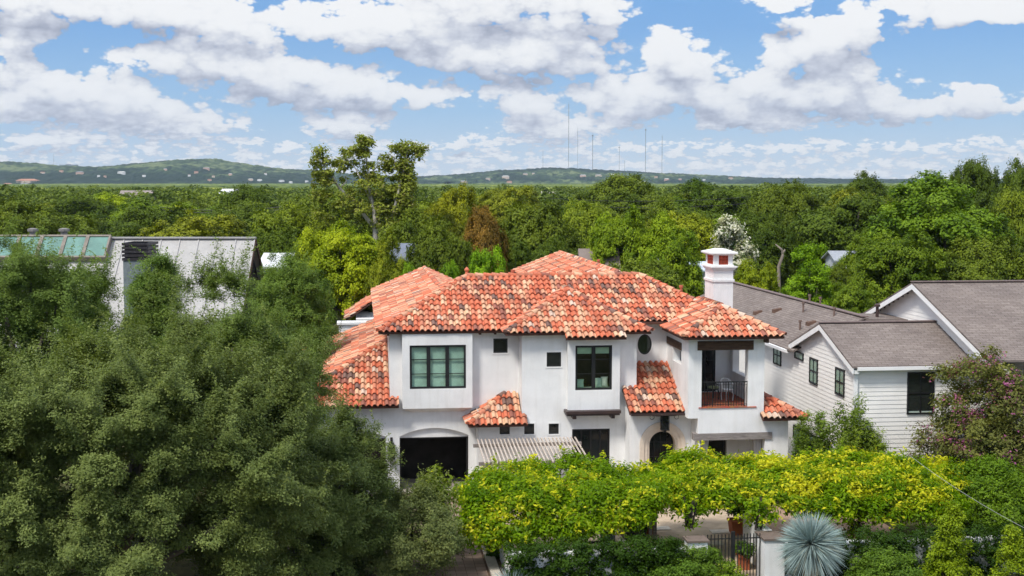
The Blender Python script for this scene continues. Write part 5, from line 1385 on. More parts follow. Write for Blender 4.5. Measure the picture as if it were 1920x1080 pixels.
# slatted timber pergola against the middle wall
pg = house_frame('pergola', .3, -3); tag(pg, 'weathered timber pergola of close slats sloping from the wall behind the arbour', 'pergola')
for k in range(27):
    x = -1.55 + k * .152; m_ = MB(); m_.bar((x, -1.35, 2.30), (x + .0, -4.7, 2.02), .055, .05); m_.build('slat', M_SLAT, pg)
for yy, zz in ((-1.75, 2.16), (-4.2, 1.95)):
    m_ = MB(); m_.box(-1.75, 2.6, yy - .06, yy + .06, zz - .1, zz + .03); m_.build('beam', M_GREYBEAM, pg)
for x in (-1.5, 2.35):
    m_ = MB(); m_.box(x - .08, x + .08, -4.28, -4.12, -.1, 1.85); m_.build('post', M_GREYBEAM, pg)

# potted plants, benches and chair in the court
LF_POT = leafmat('pot_leaf', (.02, .05, .01), (.10, .16, .03), .3, (.25, .25, .05))
def bush_mesh(name, rng, lobes, dens, sub, L_, W_, mat, new=.0, centre=(0, 0, 0), sub_n=25):
    P, Nn, T = clumps(rng, lobes, dens, sub, centre, sub_n=sub_n)
    return leaf_mesh(name, P, Nn, L_ * rng.uniform(.7, 1.3, len(P)), W_ * rng.uniform(.7, 1.3, len(P)), T, (rng.random(len(P)) < new) * 1.0, mat, rng=rng)
def pot(u, w_, s, h, label, ph, seed):
    o = house_frame('potted_plant', u, w_); tag(o, label, 'potted plant'); m_ = MB(); e = s / 2; c = srgb(168, 96, 62)
    m_.hexa([(u - e * .85, w_ - e * .85, 0), (u + e * .85, w_ - e * .85, 0), (u + e * .85, w_ + e * .85, 0), (u - e * .85, w_ + e * .85, 0), (u - e, w_ - e, h), (u + e, w_ - e, h), (u + e, w_ + e, h), (u - e, w_ + e, h)], c)
    m_.box(u - e - .03, u + e + .03, w_ - e - .03, w_ + e + .03, h - .07, h + .02, c); m_.build('pot', M_TERRA, o)
    rng = np.random.default_rng(seed); lobes = [(rng.uniform(-e, e) * .7, rng.uniform(-e, e) * .7, h + rng.uniform(.1, ph), .2, .2, .2) for _ in range(10)]
    me = bush_mesh('foliage', rng, lobes, 260, .07, .1, .05, LF_POT); b = bpy.data.objects.new('foliage', me); COL.objects.link(b); b.parent = o; b.color = (1.2, 1.3, .8, 1)
pot(7.2, -8.2, .58, .5, 'square terracotta planter with green leaves behind the iron gate', .55, 1)
pot(4.05, -7.75, .42, .42, 'small square terracotta pot under the middle of the arbour', .35, 2)
pot(6.15, -12.5, .36, .5, 'tall terracotta pot just inside the right half of the gate', .2, 3)
m_ = MB()
pb = house_frame('planter_box', 3.4, -8.1); tag(pb, 'low dark planter full of green leaves beside the small pot', 'planter'); m_ = MB(); m_.box(3.0, 3.75, -8.7, -7.6, 0, .3); m_.build('box', M_BLACK, pb)
rng = np.random.default_rng(9); me = bush_mesh('foliage', rng, [(rng.uniform(-.35, .35), rng.uniform(-.5, .5), rng.uniform(.35, .7), .2, .2, .2) for _ in range(16)], 260, .07, .11, .06, LF_POT); b = bpy.data.objects.new('foliage', me); COL.objects.link(b); b.parent = pb; b.color = (.8, 1, .7, 1)
def bench(u, w_, wd, label):
    o = house_frame('garden_bench', u, w_); tag(o, label, 'bench'); h = wd / 2
    m_ = MB()
    for k in range(5): m_.box(u - h, u + h, w_ - .22 + k * .1, w_ - .14 + k * .1, .42, .45)
    m_.build('seat', M_WOODDOOR, o); m_ = MB(); m_.box(u - h, u + h, w_ - .28, w_ - .24, .86, .94); m_.box(u - h, u + h, w_ - .279, w_ - .241, .48, .54); n = int(wd / .11)
    for k in range(n): m_.box(u - h + .03 + k * (wd - .1) / (n - 1), u - h + .08 + k * (wd - .1) / (n - 1), w_ - .275, w_ - .245, .54, .86)
    m_.build('backrest', M_WOODDOOR, o)
    for x in (u - h + .04, u + h - .04):
        for y in (w_ - .24, w_ + .22): m_ = MB(); m_.box(x - .03, x + .03, y - .03, y + .03, 0, .42); m_.build('leg', M_WOODDOOR, o)
bench(-.25, -11.9, 1.15, 'dark slatted garden bench in the shade at the left end of the arbour')
bench(1.25, -11.75, .75, 'narrower dark slatted bench in the middle of the arbour shade')
def cushion_chair(u, w_):
    o = house_frame('garden_chair', u, w_); tag(o, 'garden chair with a grey cushion under the arbour beside the trunk', 'chair'); g = simple('grey_cushion', (.22, .22, .24), .1, 6)
    m_ = MB(); m_.box(u - .26, u + .26, w_ - .26, w_ + .26, .40, .44); m_.build('seat', M_WOODDOOR, o); m_ = MB(); m_.box(u - .25, u + .25, w_ - .25, w_ + .25, .44, .54); m_.build('cushion', g, o)
    m_ = MB(); m_.hexa([(u - .25, w_ + .25, .45), (u + .25, w_ + .25, .45), (u + .25, w_ + .3, .45), (u - .25, w_ + .3, .45), (u - .25, w_ + .36, .95), (u + .25, w_ + .36, .95), (u + .25, w_ + .41, .95), (u - .25, w_ + .41, .95)]); m_.build('backrest', g, o)
    for x in (-.23, .23):
        for y in (-.23, .23): m_ = MB(); m_.box(u + x - .02, u + x + .02, w_ + y - .02, w_ + y + .02, 0, .4); m_.build('leg', M_WOODDOOR, o)
cushion_chair(1.95, -11.3)

# balcony chair, cushions, curtains: things of their own inside the house
def balcony_chair(u, w_, z, label, mat, rz):
    o = house_frame('metal_chair', u, w_, z); tag(o, label, 'chair'); o.rotation_euler.z += rz
    q = lambda x, y, h: (u + x, w_ + y, z + h)
    m_ = MB(); m_.lathe([(.04, .42), (.23, .42), (.24, .44), (.23, .46), (.03, .46)], 14, (u, w_, z)); m_.build('seat', mat, o)
    m_ = MB(); arc = [q(.27 * math.cos(t), .27 * math.sin(t), .46 + .16 + .24 * max(0, math.sin(t)) ** .8) for t in np.linspace(-.5, math.pi + .5, 15)]
    m_.tube(arc, .02, 6)
    for t in np.linspace(.15, math.pi - .15, 9):
        m_.tube([q(.22 * math.cos(t), .22 * math.sin(t), .46), q(.25 * math.cos(t), .25 * math.sin(t), .58), q(.27 * math.cos(t), .27 * math.sin(t), .61 + .24 * max(0, math.sin(t)) ** .8)], .014, 5)
    m_.build('backrest', mat, o)
    for t in (.8, 2.35, 3.95, 5.5):
        m_ = MB(); m_.tube([q(.19 * math.cos(t), .19 * math.sin(t), .43), q(.25 * math.cos(t), .25 * math.sin(t), .25), q(.23 * math.cos(t), .23 * math.sin(t), 0)], [.022, .018, .02], 6); m_.build('leg', mat, o)
balcony_chair(8.62, -1.6, 3.74, 'ornate white metal chair on the balcony behind the rail', simple('white_metal', (.80, .80, .79), .04, 5, rough=.5), .3)
balcony_chair(8.1, -1.35, 3.74, 'black metal chair in the dark corner of the balcony', M_BLACK, 2.0)
m_ = MB(); m_.lathe([(.02, .46), (.22, .47), (.24, .50), (.22, .53), (.02, .54)], 14, (8.1, -1.35, 3.74)); framed(m_, 'seat_cushion', simple('lime_cushion', (.40, .46, .24), .1, 5), 8.1, -1.35, 'pale green round cushion on the black balcony chair', 'cushion', z=3.74, smooth=True)
def pillow(u, w_, z, wd, hh, col, label, tilt):
    m_ = MB(); n = 8
    P = lambda i, j, s: (u + (i / n - .5) * wd * (1 - .12 * (1 - (2 * j / n - 1) ** 2)), w_ + s * .09 * max(0, (1 - (2 * i / n - 1) ** 2) * (1 - (2 * j / n - 1) ** 2)) ** .5 + tilt * j / n, z + j / n * hh)
    for i in range(n):
        for j in range(n):
            m_.face([P(i, j, -1), P(i + 1, j, -1), P(i + 1, j + 1, -1), P(i, j + 1, -1)]); m_.face([P(i, j, 1), P(i, j + 1, 1), P(i + 1, j + 1, 1), P(i + 1, j, 1)])
    framed(m_, 'cushion', simple('cushion_cloth_' + str(int(u * 100)), col, .12, 9), u, w_, label, 'cushion', z=z, smooth=True)
ws = MB(); ws.box(2.2, 4.1, -1.2, -.75, 4.18, 4.26); framed(ws, 'window_seat', simple('seat_cloth', (.40, .46, .40), .1, 3), 3.1, -1, 'pale window seat behind the double window', 'seat', z=4.18)
pillow(2.66, -1.0, 4.262, .34, .34, (.50, .66, .52), 'mint green cushion at the left side of the double window', .06)
pillow(3.42, -1.02, 4.262, .3, .38, (.55, .68, .55), 'striped pale cushion right of the double window mullion', .06)
pillow(3.68, -.95, 4.262, .3, .42, (.70, .72, .62), 'cream cushion at the right edge of the double window', .05)
def curtain(u, w_, z0, z1, wd, sgn, label):
    m_ = MB(); n = 24
    def P(i, z):
        k = (z - z0) / (z1 - z0); sq = 1 - .45 * math.sin(math.pi * min(1, max(0, (1 - k)))) ** 1.0
        return (u + sgn * (i / n) * wd * (.55 + .45 * k ** 1.5), w_ + .035 * math.sin(i * 1.9), z)
    zs = np.linspace(z0, z1, 9)
    for i in range(n):
        for j in range(8): m_.face([P(i, zs[j]), P(i + 1, zs[j]), P(i + 1, zs[j + 1]), P(i, zs[j + 1])])
    framed(m_, 'curtain', simple('white_curtain', (.72, .71, .70), .05, 5) if 'white_curtain' not in MATS else MATS['white_curtain'], u, w_, label, 'curtain', smooth=True)
curtain(7.14, -2.85, .05, 2.42, .42, 1, 'white curtain tied back at the left side of the loggia'); curtain(9.68, -2.85, .05, 2.42, .30, -1, 'white curtain tied back at the right side of the loggia')
# ------------------------------------------------------------------ near oaks on the left
LF_NEAR = leafmat('live_oak_leaf', (.082, .118, .030), (.255, .308, .090), .34, (.22, .25, .07), rough=.45)
def near_oak(px, py, Y, rxp, rzp, depth, nl, lr, dens, tint, label, seed, sub=.09, low=-.7, shoots=60, size=1.0, inner=.2, name='live_oak', tuft=.36, ntuft=8, sprays=6.0):
    x, _, cz = at(px, py, Y); rx = rxp / FPX * Y; rz = rzp / FPX * Y; rng = np.random.default_rng(seed)
    o = empty(name, (x, Y, 0), 0); tag(o, label, 'tree')
    big = dome_lobes(rng, nl, rx - lr * .5, depth - lr * .5, rz - lr * .4, cz, lr, low, inner, jitter=.28)
    big = [l for l in big if l[2] > .5]; lobes = []
    for l in big:                      # every bough breaks up into tufts with dark gaps between them
        d = sphere_dirs(ntuft * 2, rng); o2 = unit(np.array([l[0], l[1], l[2] - cz + .3])); d = d[(d @ o2 > -.2) | (d[:, 2] > .2)][:ntuft]
        for q in d:
            r = tuft * rng.uniform(.55, 1.35); p = np.array(l[:3]) + q * l[3] * rng.uniform(.55, 1.12); lobes.append((*p, r * rng.uniform(.8, 1.5), r * rng.uniform(.8, 1.5), r * rng.uniform(.5, .8)))
    # sprays: small boughs that reach out of the crown, tufted along their length
    for k in range(int(len(big) * sprays)):
        l = big[rng.integers(len(big))]; o2 = unit(np.array([l[0] / rx, l[1] / depth, (l[2] - cz) / rz + .25])); d = unit(o2 + rng.normal(size=3) * .5 + np.array([0, 0, .25])); p0 = np.array(l[:3]) + d * l[3] * .55
        ln = rng.uniform(.6, 1.5) * lr; m = int(ln / .13) + 2; t = np.linspace(0, 1, m); sag = rng.uniform(-.35, .45)
        q = p0 + d * (ln * t)[:, None] + np.array([0, 0, 1.0]) * (sag * ln * t * t)[:, None]
        lobes += [(*q[i], .17 * (1.3 - t[i] * .8), .17 * (1.3 - t[i] * .8), .13 * (1.3 - t[i] * .8)) for i in range(m)]
    P, Nn, T = clumps(rng, lobes, dens * 1.2, sub, (0, 0, cz - rz * .6), sub_n=20, flat=.8, outward=.35, crownout=.9, up=.5, rnd=.6)
    # fresh shoots that stand out of the crown, leaves set along them
    SP, SN, ST, SD = [], [], [], []
    for k in range(int(shoots * 1.7)):
        l = lobes[rng.integers(len(lobes))]
        if l[2] < cz - rz * .3: continue
        d = unit(np.array([rng.normal() * .55, rng.normal() * .55 - .15, 1.0])); p0 = np.array(l[:3]) + d * l[3] * .8; ln = rng.uniform(.3, 1.05); m = int(ln / .022); t = np.linspace(0, 1, m)[:, None]
        bend = np.array([rng.normal() * .3, rng.normal() * .3, 0]); SP.append(p0 + d * ln * t + bend * t * t * ln + rng.normal(size=(m, 3)) * .025); SN.append(rng.normal(size=(m, 3)) + np.array([0, -.3, .8])); ST.append(np.full(m, .8) + rng.uniform(-.2, .2, m)); SD.append(rng.uniform(.2, .75) + rng.uniform(-.2, .2, m))
    n0 = len(P); new = np.zeros(n0); new[rng.random(n0) < .03] = .35
    if SP: P = np.concatenate([P] + SP); Nn = np.concatenate([Nn] + SN); T = np.concatenate([T] + ST); new = np.concatenate([new] + SD)
    me = leaf_mesh('crown', P, Nn, (.078 * size) * rng.uniform(.65, 1.35, len(P)), .043 * size * rng.uniform(.7, 1.3, len(P)), T, new, LF_NEAR, rng=rng)
    c = bpy.data.objects.new('crown', me); COL.objects.link(c); c.parent = o; c.color = (*tint, 1)
    limbs(rng, big, max(1.2, cz - rz * .75), .24 if rx > 2.5 else .12, cz, 26).build('trunk', M_BARK, o, smooth=True); print(label[:30], len(P)); return o
near_oak(205, 925, 37, 390, 300, 4.3, 78, 1.2, 300, (1, 1, 1), 'big grey-green live oak filling the lower left corner', 31, shoots=190)
near_oak(570, 985, 41, 160, 190, 2.7, 40, .85, 280, (.95, .98, .95), 'grey-green live oak standing in front of the garage', 32, shoots=110)
near_oak(765, 1012, 41.5, 105, 92, 1.7, 22, .5, 200, (1.0, .95, 1.05), 'thin low crown over the drive left of the yellow-green arbour', 33, shoots=30, inner=.4, tuft=.28, ntuft=6)
near_oak(40, 700, 43, 190, 225, 3.0, 40, .95, 240, (.82, .95, .72), 'darker live oak rising in front of the green skylights', 34, shoots=110)
near_oak(410, 745, 46, 180, 185, 3.2, 50, 1.0, 250, (.88, .98, .75), 'live oak between the corner oak and the low tiled roof', 35, shoots=130)
near_oak(290, 605, 50, 40, 125, 1.0, 22, .45, 210, (.80, 1.0, .72), 'slender young tree in front of the dark chimney of the metal roof', 36, shoots=60, low=-.9, tuft=.3, ntuft=9)
near_oak(130, 600, 53, 76, 100, 1.5, 18, .55, 190, (.9, 1.05, .7), 'feathery tree top below the rightmost green skylight', 37, shoots=90, low=-.8, tuft=.32, ntuft=8)
near_oak(48, 560, 55, 44, 85, 1.0, 14, .45, 190, (.9, 1.05, .7), 'thin tree top in front of the leftmost skylights', 46, shoots=60, low=-.8, tuft=.28, ntuft=6)
near_oak(405, 705, 56, 125, 85, 2.2, 28, .75, 200, (1.05, 1.2, .72), 'yellowish live oak under the metal roof gable', 38, shoots=150)
near_oak(548, 600, 62, 62, 105, 2.0, 28, .7, 190, (.92, 1.1, .68), 'green tree leaning against the left wing of the tiled roof', 39, shoots=60)
near_oak(525, 730, 50, 52, 80, 1.4, 20, .5, 220, (.95, 1.0, .85), 'small oak crown overlapping the corner of the low tiled roof', 40, shoots=70, tuft=.32)

# ------------------------------------------------------------------ vine covered arbour along the front wall
LF_VINE = leafmat('vine_leaf', (.055, .140, .003), (.255, .39, .006), .4, (.74, .68, .03), rough=.4)
def arbour(px0, px1, curve, label, seed, yellow, low=((0, 1.3), (2000, 1.3)), trunks=(), ends=(.6, .6)):
    """curve: (Y, z) across the canopy from its front skirt over the top to the back"""
    rng = np.random.default_rng(seed); mid = at((px0 + px1) / 2, 900, 44)[0]; o = empty('vine_arbour', (mid, 44, 0)); tag(o, label, 'arbour')
    ln = (px1 - px0) / FPX * 45; cv = np.array(curve); seg = np.concatenate([[0], np.cumsum(np.linalg.norm(np.diff(cv, axis=0), axis=1))]); lobes = []; n = int(ln * seg[-1] * 7)
    for k in range(n):
        s = rng.random() * (seg[-1] if k % 3 else 1.9); y = np.interp(s, seg, cv[:, 0]); z = np.interp(s, seg, cv[:, 1]); f = rng.random(); px = px0 + (px1 - px0) * f
        edge = min(f * ln / ends[0], (1 - f) * ln / ends[1], 1); z -= (1 - edge) * .55
        z = max(z, float(np.interp(px, [q[0] for q in low], [q[1] for q in low])) + rng.uniform(0, .25)); x = (px - 960) / FPX * y; r = rng.uniform(.24, .5); lobes.append((x - mid, y - 44 + rng.uniform(-.2, .2), z + rng.uniform(-.26, .16) + .09 * math.sin(px * .023 + y) + .06 * math.sin(px * .061 + 2 * y) + (.3 * rng.random() if rng.random() < .12 else 0), r, r, r * .75))
    for (px, Y, zb) in trunks:
        for k in range(16): lobes.append(((px - 960) / FPX * Y - mid + rng.normal() * .2, Y - 44 + rng.normal() * .15, rng.uniform(max(zb, .3) + .15, 2.3), .13, .13, .13))
    P, Nn, T = clumps(rng, lobes, 150, .13, (0, 0, -2), sub_n=12, rnd=.6)
    new = np.zeros(len(P)); yl = yellow(P[:, 0] + mid, P[:, 1] + 44, P[:, 2]); patch = vnoise((P[:, 0] + mid) * 1.5 + 40, (P[:, 1] + P[:, 2]) * 2.2 + 70, seed); yl = np.clip(yl * np.clip((patch - .42) * 6, 0, 2.2), 0, .95); grp = np.repeat(rng.random(len(P) // 14 + 1), 14)[:len(P)]; new[grp < yl] = 1; new *= rng.uniform(.45, 1, len(P)); new = np.maximum(new, np.clip(yl * .5, 0, .35) * rng.random(len(P)))
    # loose sprays with pale tips
    SP, SN, ST, SD = [], [], [], []
    for k in range(int(ln * 26)):
        l = lobes[rng.integers(len(lobes))]; d = unit(np.array([rng.normal() * .6, rng.normal() * .6 - .2, rng.uniform(.1, .9)])); p0 = np.array(l[:3]) + d * l[3] * .8; L0 = rng.uniform(.25, .85); m = int(L0 / .03); t = np.linspace(0, 1, m)[:, None]
        SP.append(p0 + d * L0 * t - np.array([0, 0, .35]) * t * t * L0 + rng.normal(size=(m, 3)) * .05); SN.append(rng.normal(size=(m, 3)) * .8 + np.array([0, -.2, 1])); ST.append(rng.uniform(.5, 1, m)); SD.append(np.linspace(.1, 1, m) * rng.uniform(.1, 1))
    P = np.concatenate([P] + SP); Nn = np.concatenate([Nn] + SN); T = np.concatenate([T] + ST); new = np.concatenate([new] + SD)
    me = leaf_mesh('canopy', P, Nn, .16 * rng.uniform(.5, 1.3, len(P)), .07 * rng.uniform(.7, 1.3, len(P)), T, new, LF_VINE, rng=rng); c = bpy.data.objects.new('canopy', me); COL.objects.link(c); c.parent = o
    for (px, Y, zb) in trunks:
        m_ = MB(); x = (px - 960) / FPX * Y - mid
        for k in range(6):
            a = rng.uniform(0, 6.28); ph = rng.uniform(0, 6)
            m_.tube([(x + .13 * math.cos(a + t * .9) * (1 + t * .8), Y - 44 + .13 * math.sin(a + t * .9) * (1 + t * .8), zb + t * (2.4 - zb)) for t in np.linspace(0, 1, 8)], [.035] * 5 + [.028, .022, .015], 6)
        m_.build('stem', simple('dark_vine_stem', (.045, .035, .028), .3, 6) if 'dark_vine_stem' not in MATS else MATS['dark_vine_stem'], o)
    for Yb, zb in ((44.6, 2.1), (46.0, 2.2)):
        m_ = MB(); m_.box((px0 + 25 - 960) / FPX * Yb - mid, (px1 - 25 - 960) / FPX * Yb - mid, Yb - 44.06, Yb - 43.94, zb - .12, zb + .05); m_.build('beam', M_GREYBEAM, o)
    for f in (.03, .97):
        px = px0 + (px1 - px0) * f; x = (px - 960) / FPX * 46.2 - mid; m_ = MB(); m_.box(x - .06, x + .06, 2.14, 2.26, 0, 2.05); m_.build('post', M_GREYBEAM, o)
    print(label[:30], len(P))
CURVE = [(42.2, 1.15), (42.3, 1.9), (42.9, 2.3), (44.2, 2.5), (45.4, 2.55), (46.4, 2.4)]
arbour(872, 1235, CURVE, 'vine-covered arbour, the deeper green left part beside the drive', 51, lambda x, y, z: np.clip(.1 + .2 * (x < -1.0) * (z < 1.7) + .04 * (z > 2.4), 0, 1), low=((870, 1.1), (1050, 1.25), (1130, 1.65), (1240, 2.1)), trunks=((1148, 43.2, 1.0),), ends=(.9, 1.2))
CURVE2 = [(43.3, 1.45), (43.4, 1.9), (44.0, 2.35), (45.2, 2.55), (46.4, 2.62), (47.3, 2.5)]
arbour(1215, 1805, CURVE2, 'vine-covered arbour with bright yellow new growth right of the arched door', 52, lambda x, y, z: np.clip(.06 + .42 * np.clip((x - 6.2) / 3, 0, 1) * np.clip((z - 1.7) / .8, 0, 1) + .1 * (z > 2.6), 0, 1), low=((1215, 2.15), (1410, 2.1), (1470, 1.75), (1700, 1.55)), trunks=((1300, 42.6, 1.38), (1428, 42.3, 1.4), (1612, 43.8, 0)), ends=(1.4, 1.0))

# ------------------------------------------------------------------ shrubs
LF_SHRUB = leafmat('shrub_leaf', (.045, .085, .015), (.18, .26, .04), .32, (.30, .34, .05), rough=.4)
LF_CRAPE = leafmat('crape_leaf', (.045, .07, .022), (.16, .185, .055), .3, (.30, .085, .29))
def shrub(name, px, ptop, pw, Y, zb, label, mat, tint, seed, cat='shrub', nl=40, lr=.32, dens=260, L_=.1, W_=.05, sub=.09, shape='dome', new=.0, stems=4, low=-.5, crown='foliage', sub_n=22, dep=None, bl=None):
    x, _, zt = at(px, ptop, Y); rx = pw / 2 / FPX * Y; h = zt - zb; rng = np.random.default_rng(seed); o = empty(name, (x, Y, zb)); tag(o, label, cat); d_ = dep or rx
    if shape == 'dome': lobes = dome_lobes(rng, nl, rx - lr * .5, d_ - lr * .5, h / 2 - lr * .4, h / 2, lr, low, .25)
    elif shape == 'cone': lobes = [(math.cos(a) * r * rx * (1 - .88 * t), math.sin(a) * r * d_ * (1 - .88 * t), t * h * .95 + .1, lr * (1 - .5 * t), lr * (1 - .5 * t), lr) for a, r, t in zip(rng.uniform(0, 6.28, nl), rng.random(nl) ** .5, rng.random(nl) ** 1.3)]
    else: lobes = [(x_, y_, t * h * k, lr * .5, lr * .5, lr * 1.5) for x_, y_, k in [(rng.uniform(-1, 1) * rx, rng.uniform(-1, 1) * d_, rng.uniform(.6, 1)) for _ in range(nl // 6)] for t in np.linspace(.15, .97, 9)]
    P, Nn, T = clumps(rng, lobes, dens, sub, (0, 0, 0), sub_n=sub_n); nw = np.zeros(len(P))
    if new: nw[np.repeat(rng.random(len(P) // 8 + 1) < new, 8)[:len(P)]] = 1
    if bl: nw = bl(P, rng, h)
    me = leaf_mesh(crown, P, Nn, L_ * rng.uniform(.6, 1.35, len(P)), W_ * rng.uniform(.7, 1.3, len(P)), T, nw, mat, rng=rng); c = bpy.data.objects.new(crown, me); COL.objects.link(c); c.parent = o; c.color = (*tint, 1)
    m_ = MB()
    for k in range(stems):
        l = lobes[rng.integers(len(lobes))]; m_.tube([(rng.uniform(-.1, .1), rng.uniform(-.1, .1), -.1), (l[0] * .45, l[1] * .45, l[2] * .5), (l[0], l[1], l[2])], [.05, .035, .012], 6)
    m_.build('stem', M_BARK, o, smooth=True); return o
def crape_bl(P, rng, h):
    n = len(P); k = np.repeat(rng.random(n // 26 + 1), 26)[:n]; return ((k < .10) & (P[:, 2] > h * .35)) * rng.uniform(.5, 1, n)
shrub('crape_myrtle', 1840, 656, 190, 50, 0, 'crape myrtle with purple blossom in front of the clapboard house', LF_CRAPE, (1.5, 1.3, 1.0), 61, 'tree', nl=84, lr=.42, dens=150, L_=.13, W_=.07, sub=.14, new=0, stems=14, low=-.75, crown='crown', dep=1.9, bl=crape_bl)
shrub('crape_myrtle', 1905, 690, 150, 48.5, 0, 'second crape myrtle crown at the right edge', LF_CRAPE, (1.4, 1.2, 1.0), 62, 'tree', nl=46, lr=.42, dens=130, L_=.13, W_=.07, sub=.15, stems=12, low=-.7, crown='crown', dep=1.6, bl=crape_bl)
shrub('crape_myrtle', 1735, 790, 80, 49.5, 0, 'low purple-flecked crape myrtle branch at the clapboard corner', LF_CRAPE, (1.4, 1.2, 1.0), 63, 'tree', nl=22, lr=.32, dens=130, L_=.12, W_=.06, sub=.13, stems=8, low=-.6, crown='crown', bl=crape_bl)
shrub('tall_shrub', 1568, 755, 120, 51, 0, 'upright feathery green shrub at the corner of the villa', LF_SHRUB, (1.25, 1.2, .9), 64, nl=110, lr=.34, dens=200, L_=.12, W_=.045, sub=.1, shape='plume', stems=8, dep=.9)
shrub('tall_shrub', 1612, 790, 70, 50, 0, 'brighter upright shrub under the service mast', LF_SHRUB, (1.5, 1.35, .8), 65, nl=60, lr=.34, dens=200, L_=.12, W_=.045, sub=.1, shape='plume', stems=6, dep=.6)
shrub('tall_shrub', 1520, 800, 60, 51.5, 0, 'thin grey-green shrub beside the white corner wall', LF_SHRUB, (.8, .88, .85), 66, nl=44, lr=.3, dens=150, L_=.1, W_=.04, sub=.1, shape='plume', stems=6, dep=.5)
shrub('hedge', 1850, 862, 200, 46.5, 0, 'leafy green hedge continuing the arbour to the right edge', LF_SHRUB, (1.0, 1.15, .4), 67, 'hedge', nl=110, lr=.5, dens=170, L_=.13, W_=.065, sub=.13, dep=1.6, low=-.8)
shrub('hedge', 1905, 905, 150, 44.5, 0, 'lower green hedge under the cable at the right edge', LF_SHRUB, (1.0, 1.1, .4), 68, 'hedge', nl=60, lr=.42, dens=170, L_=.12, W_=.06, sub=.12, dep=1.1, low=-.8)
shrub('conical_shrub', 1786, 950, 128, 40.6, -.6, 'bright lime green conical shrub right of the blue yucca', LF_SHRUB, (2.1, 1.85, .5), 69, nl=130, lr=.24, dens=330, L_=.085, W_=.042, sub=.07, shape='cone', stems=6)
shrub('conical_shrub', 1900, 995, 110, 39.6, -.6, 'second lime green shrub in the lower right corner', LF_SHRUB, (2.1, 1.85, .5), 70, nl=90, lr=.24, dens=330, L_=.085, W_=.042, sub=.07, shape='cone', stems=6)
shrub('mounded_shrub', 1662, 1028, 150, 40.2, -.8, 'mounded grey-green shrub between the yucca and the lime cone', LF_SHRUB, (1.15, 1.25, .8), 71, nl=70, lr=.26, dens=330, L_=.085, W_=.045, sub=.07)
shrub('mounded_shrub', 1318, 1022, 96, 40.8, -.8, 'glossy green shrub against the left gate pier', LF_SHRUB, (1.05, 1.15, .75), 72, nl=64, lr=.24, dens=330, L_=.085, W_=.045, sub=.07)
shrub('mounded_shrub', 1262, 1046, 110, 40.4, -.8, 'low rounded shrub in front of the ivy wall', LF_SHRUB, (.95, 1.1, .7), 73, nl=50, lr=.24, dens=330, L_=.085, W_=.045, sub=.07)
shrub('mounded_shrub', 1372, 1060, 60, 40.0, -.8, 'yellow-tipped low shrub at the foot of the gate', LF_SHRUB, (1.35, 1.35, .65), 74, nl=34, lr=.2, dens=330, L_=.08, W_=.042, sub=.06, new=.1)
shrub('sapling', 812, 872, 80, 43.5, 0, 'yellowish sapling twigs in front of the open garage', LF_SHRUB, (1.3, 1.15, .6), 75, nl=22, lr=.24, dens=170, L_=.13, W_=.08, sub=.12, new=.05, low=.1, dep=.7, stems=8)
shrub('mounded_shrub', 930, 1012, 30, 44.8, 0, 'narrow clipped shrub between the kerb and the white wall stub', LF_SHRUB, (.6, .8, .5), 76, nl=26, lr=.2, dens=300, L_=.07, W_=.04, sub=.06, dep=1.4)
# ivy on the two walls
def ivy(name, u0, u1, w_, z1, label, seed, tint):
    rng = np.random.default_rng(seed); o = house_frame(name, (u0 + u1) / 2, w_); tag(o, label, 'hedge'); lobes = []
    for k in range(int((u1 - u0) * 60)): lobes.append((rng.uniform(u0, u1) - (u0 + u1) / 2, rng.uniform(-.5, .5), rng.uniform(-.7, z1 + .22), .2, .2, .2))
    P, Nn, T = clumps(rng, lobes, 300, .08, (0, 1.5, -1), sub_n=20); me = leaf_mesh('leaves', P, Nn, .085 * rng.uniform(.6, 1.3, len(P)), .06, T * .9, (rng.random(len(P)) < .012) * .6, LF_SHRUB, rng=rng)
    c = bpy.data.objects.new('leaves', me); COL.objects.link(c); c.parent = o; c.color = (*tint, 1)
ivy('ivy_hedge', -1.7, 3.9, -13.8, 1.12, 'dark ivy hedge covering the front wall left of the gate', 81, (.33, .46, .24))
ivy('ivy_hedge', 7.2, 15.5, -13.8, 1.12, 'dark ivy hedge covering the front wall right of the yucca', 82, (.30, .42, .22))

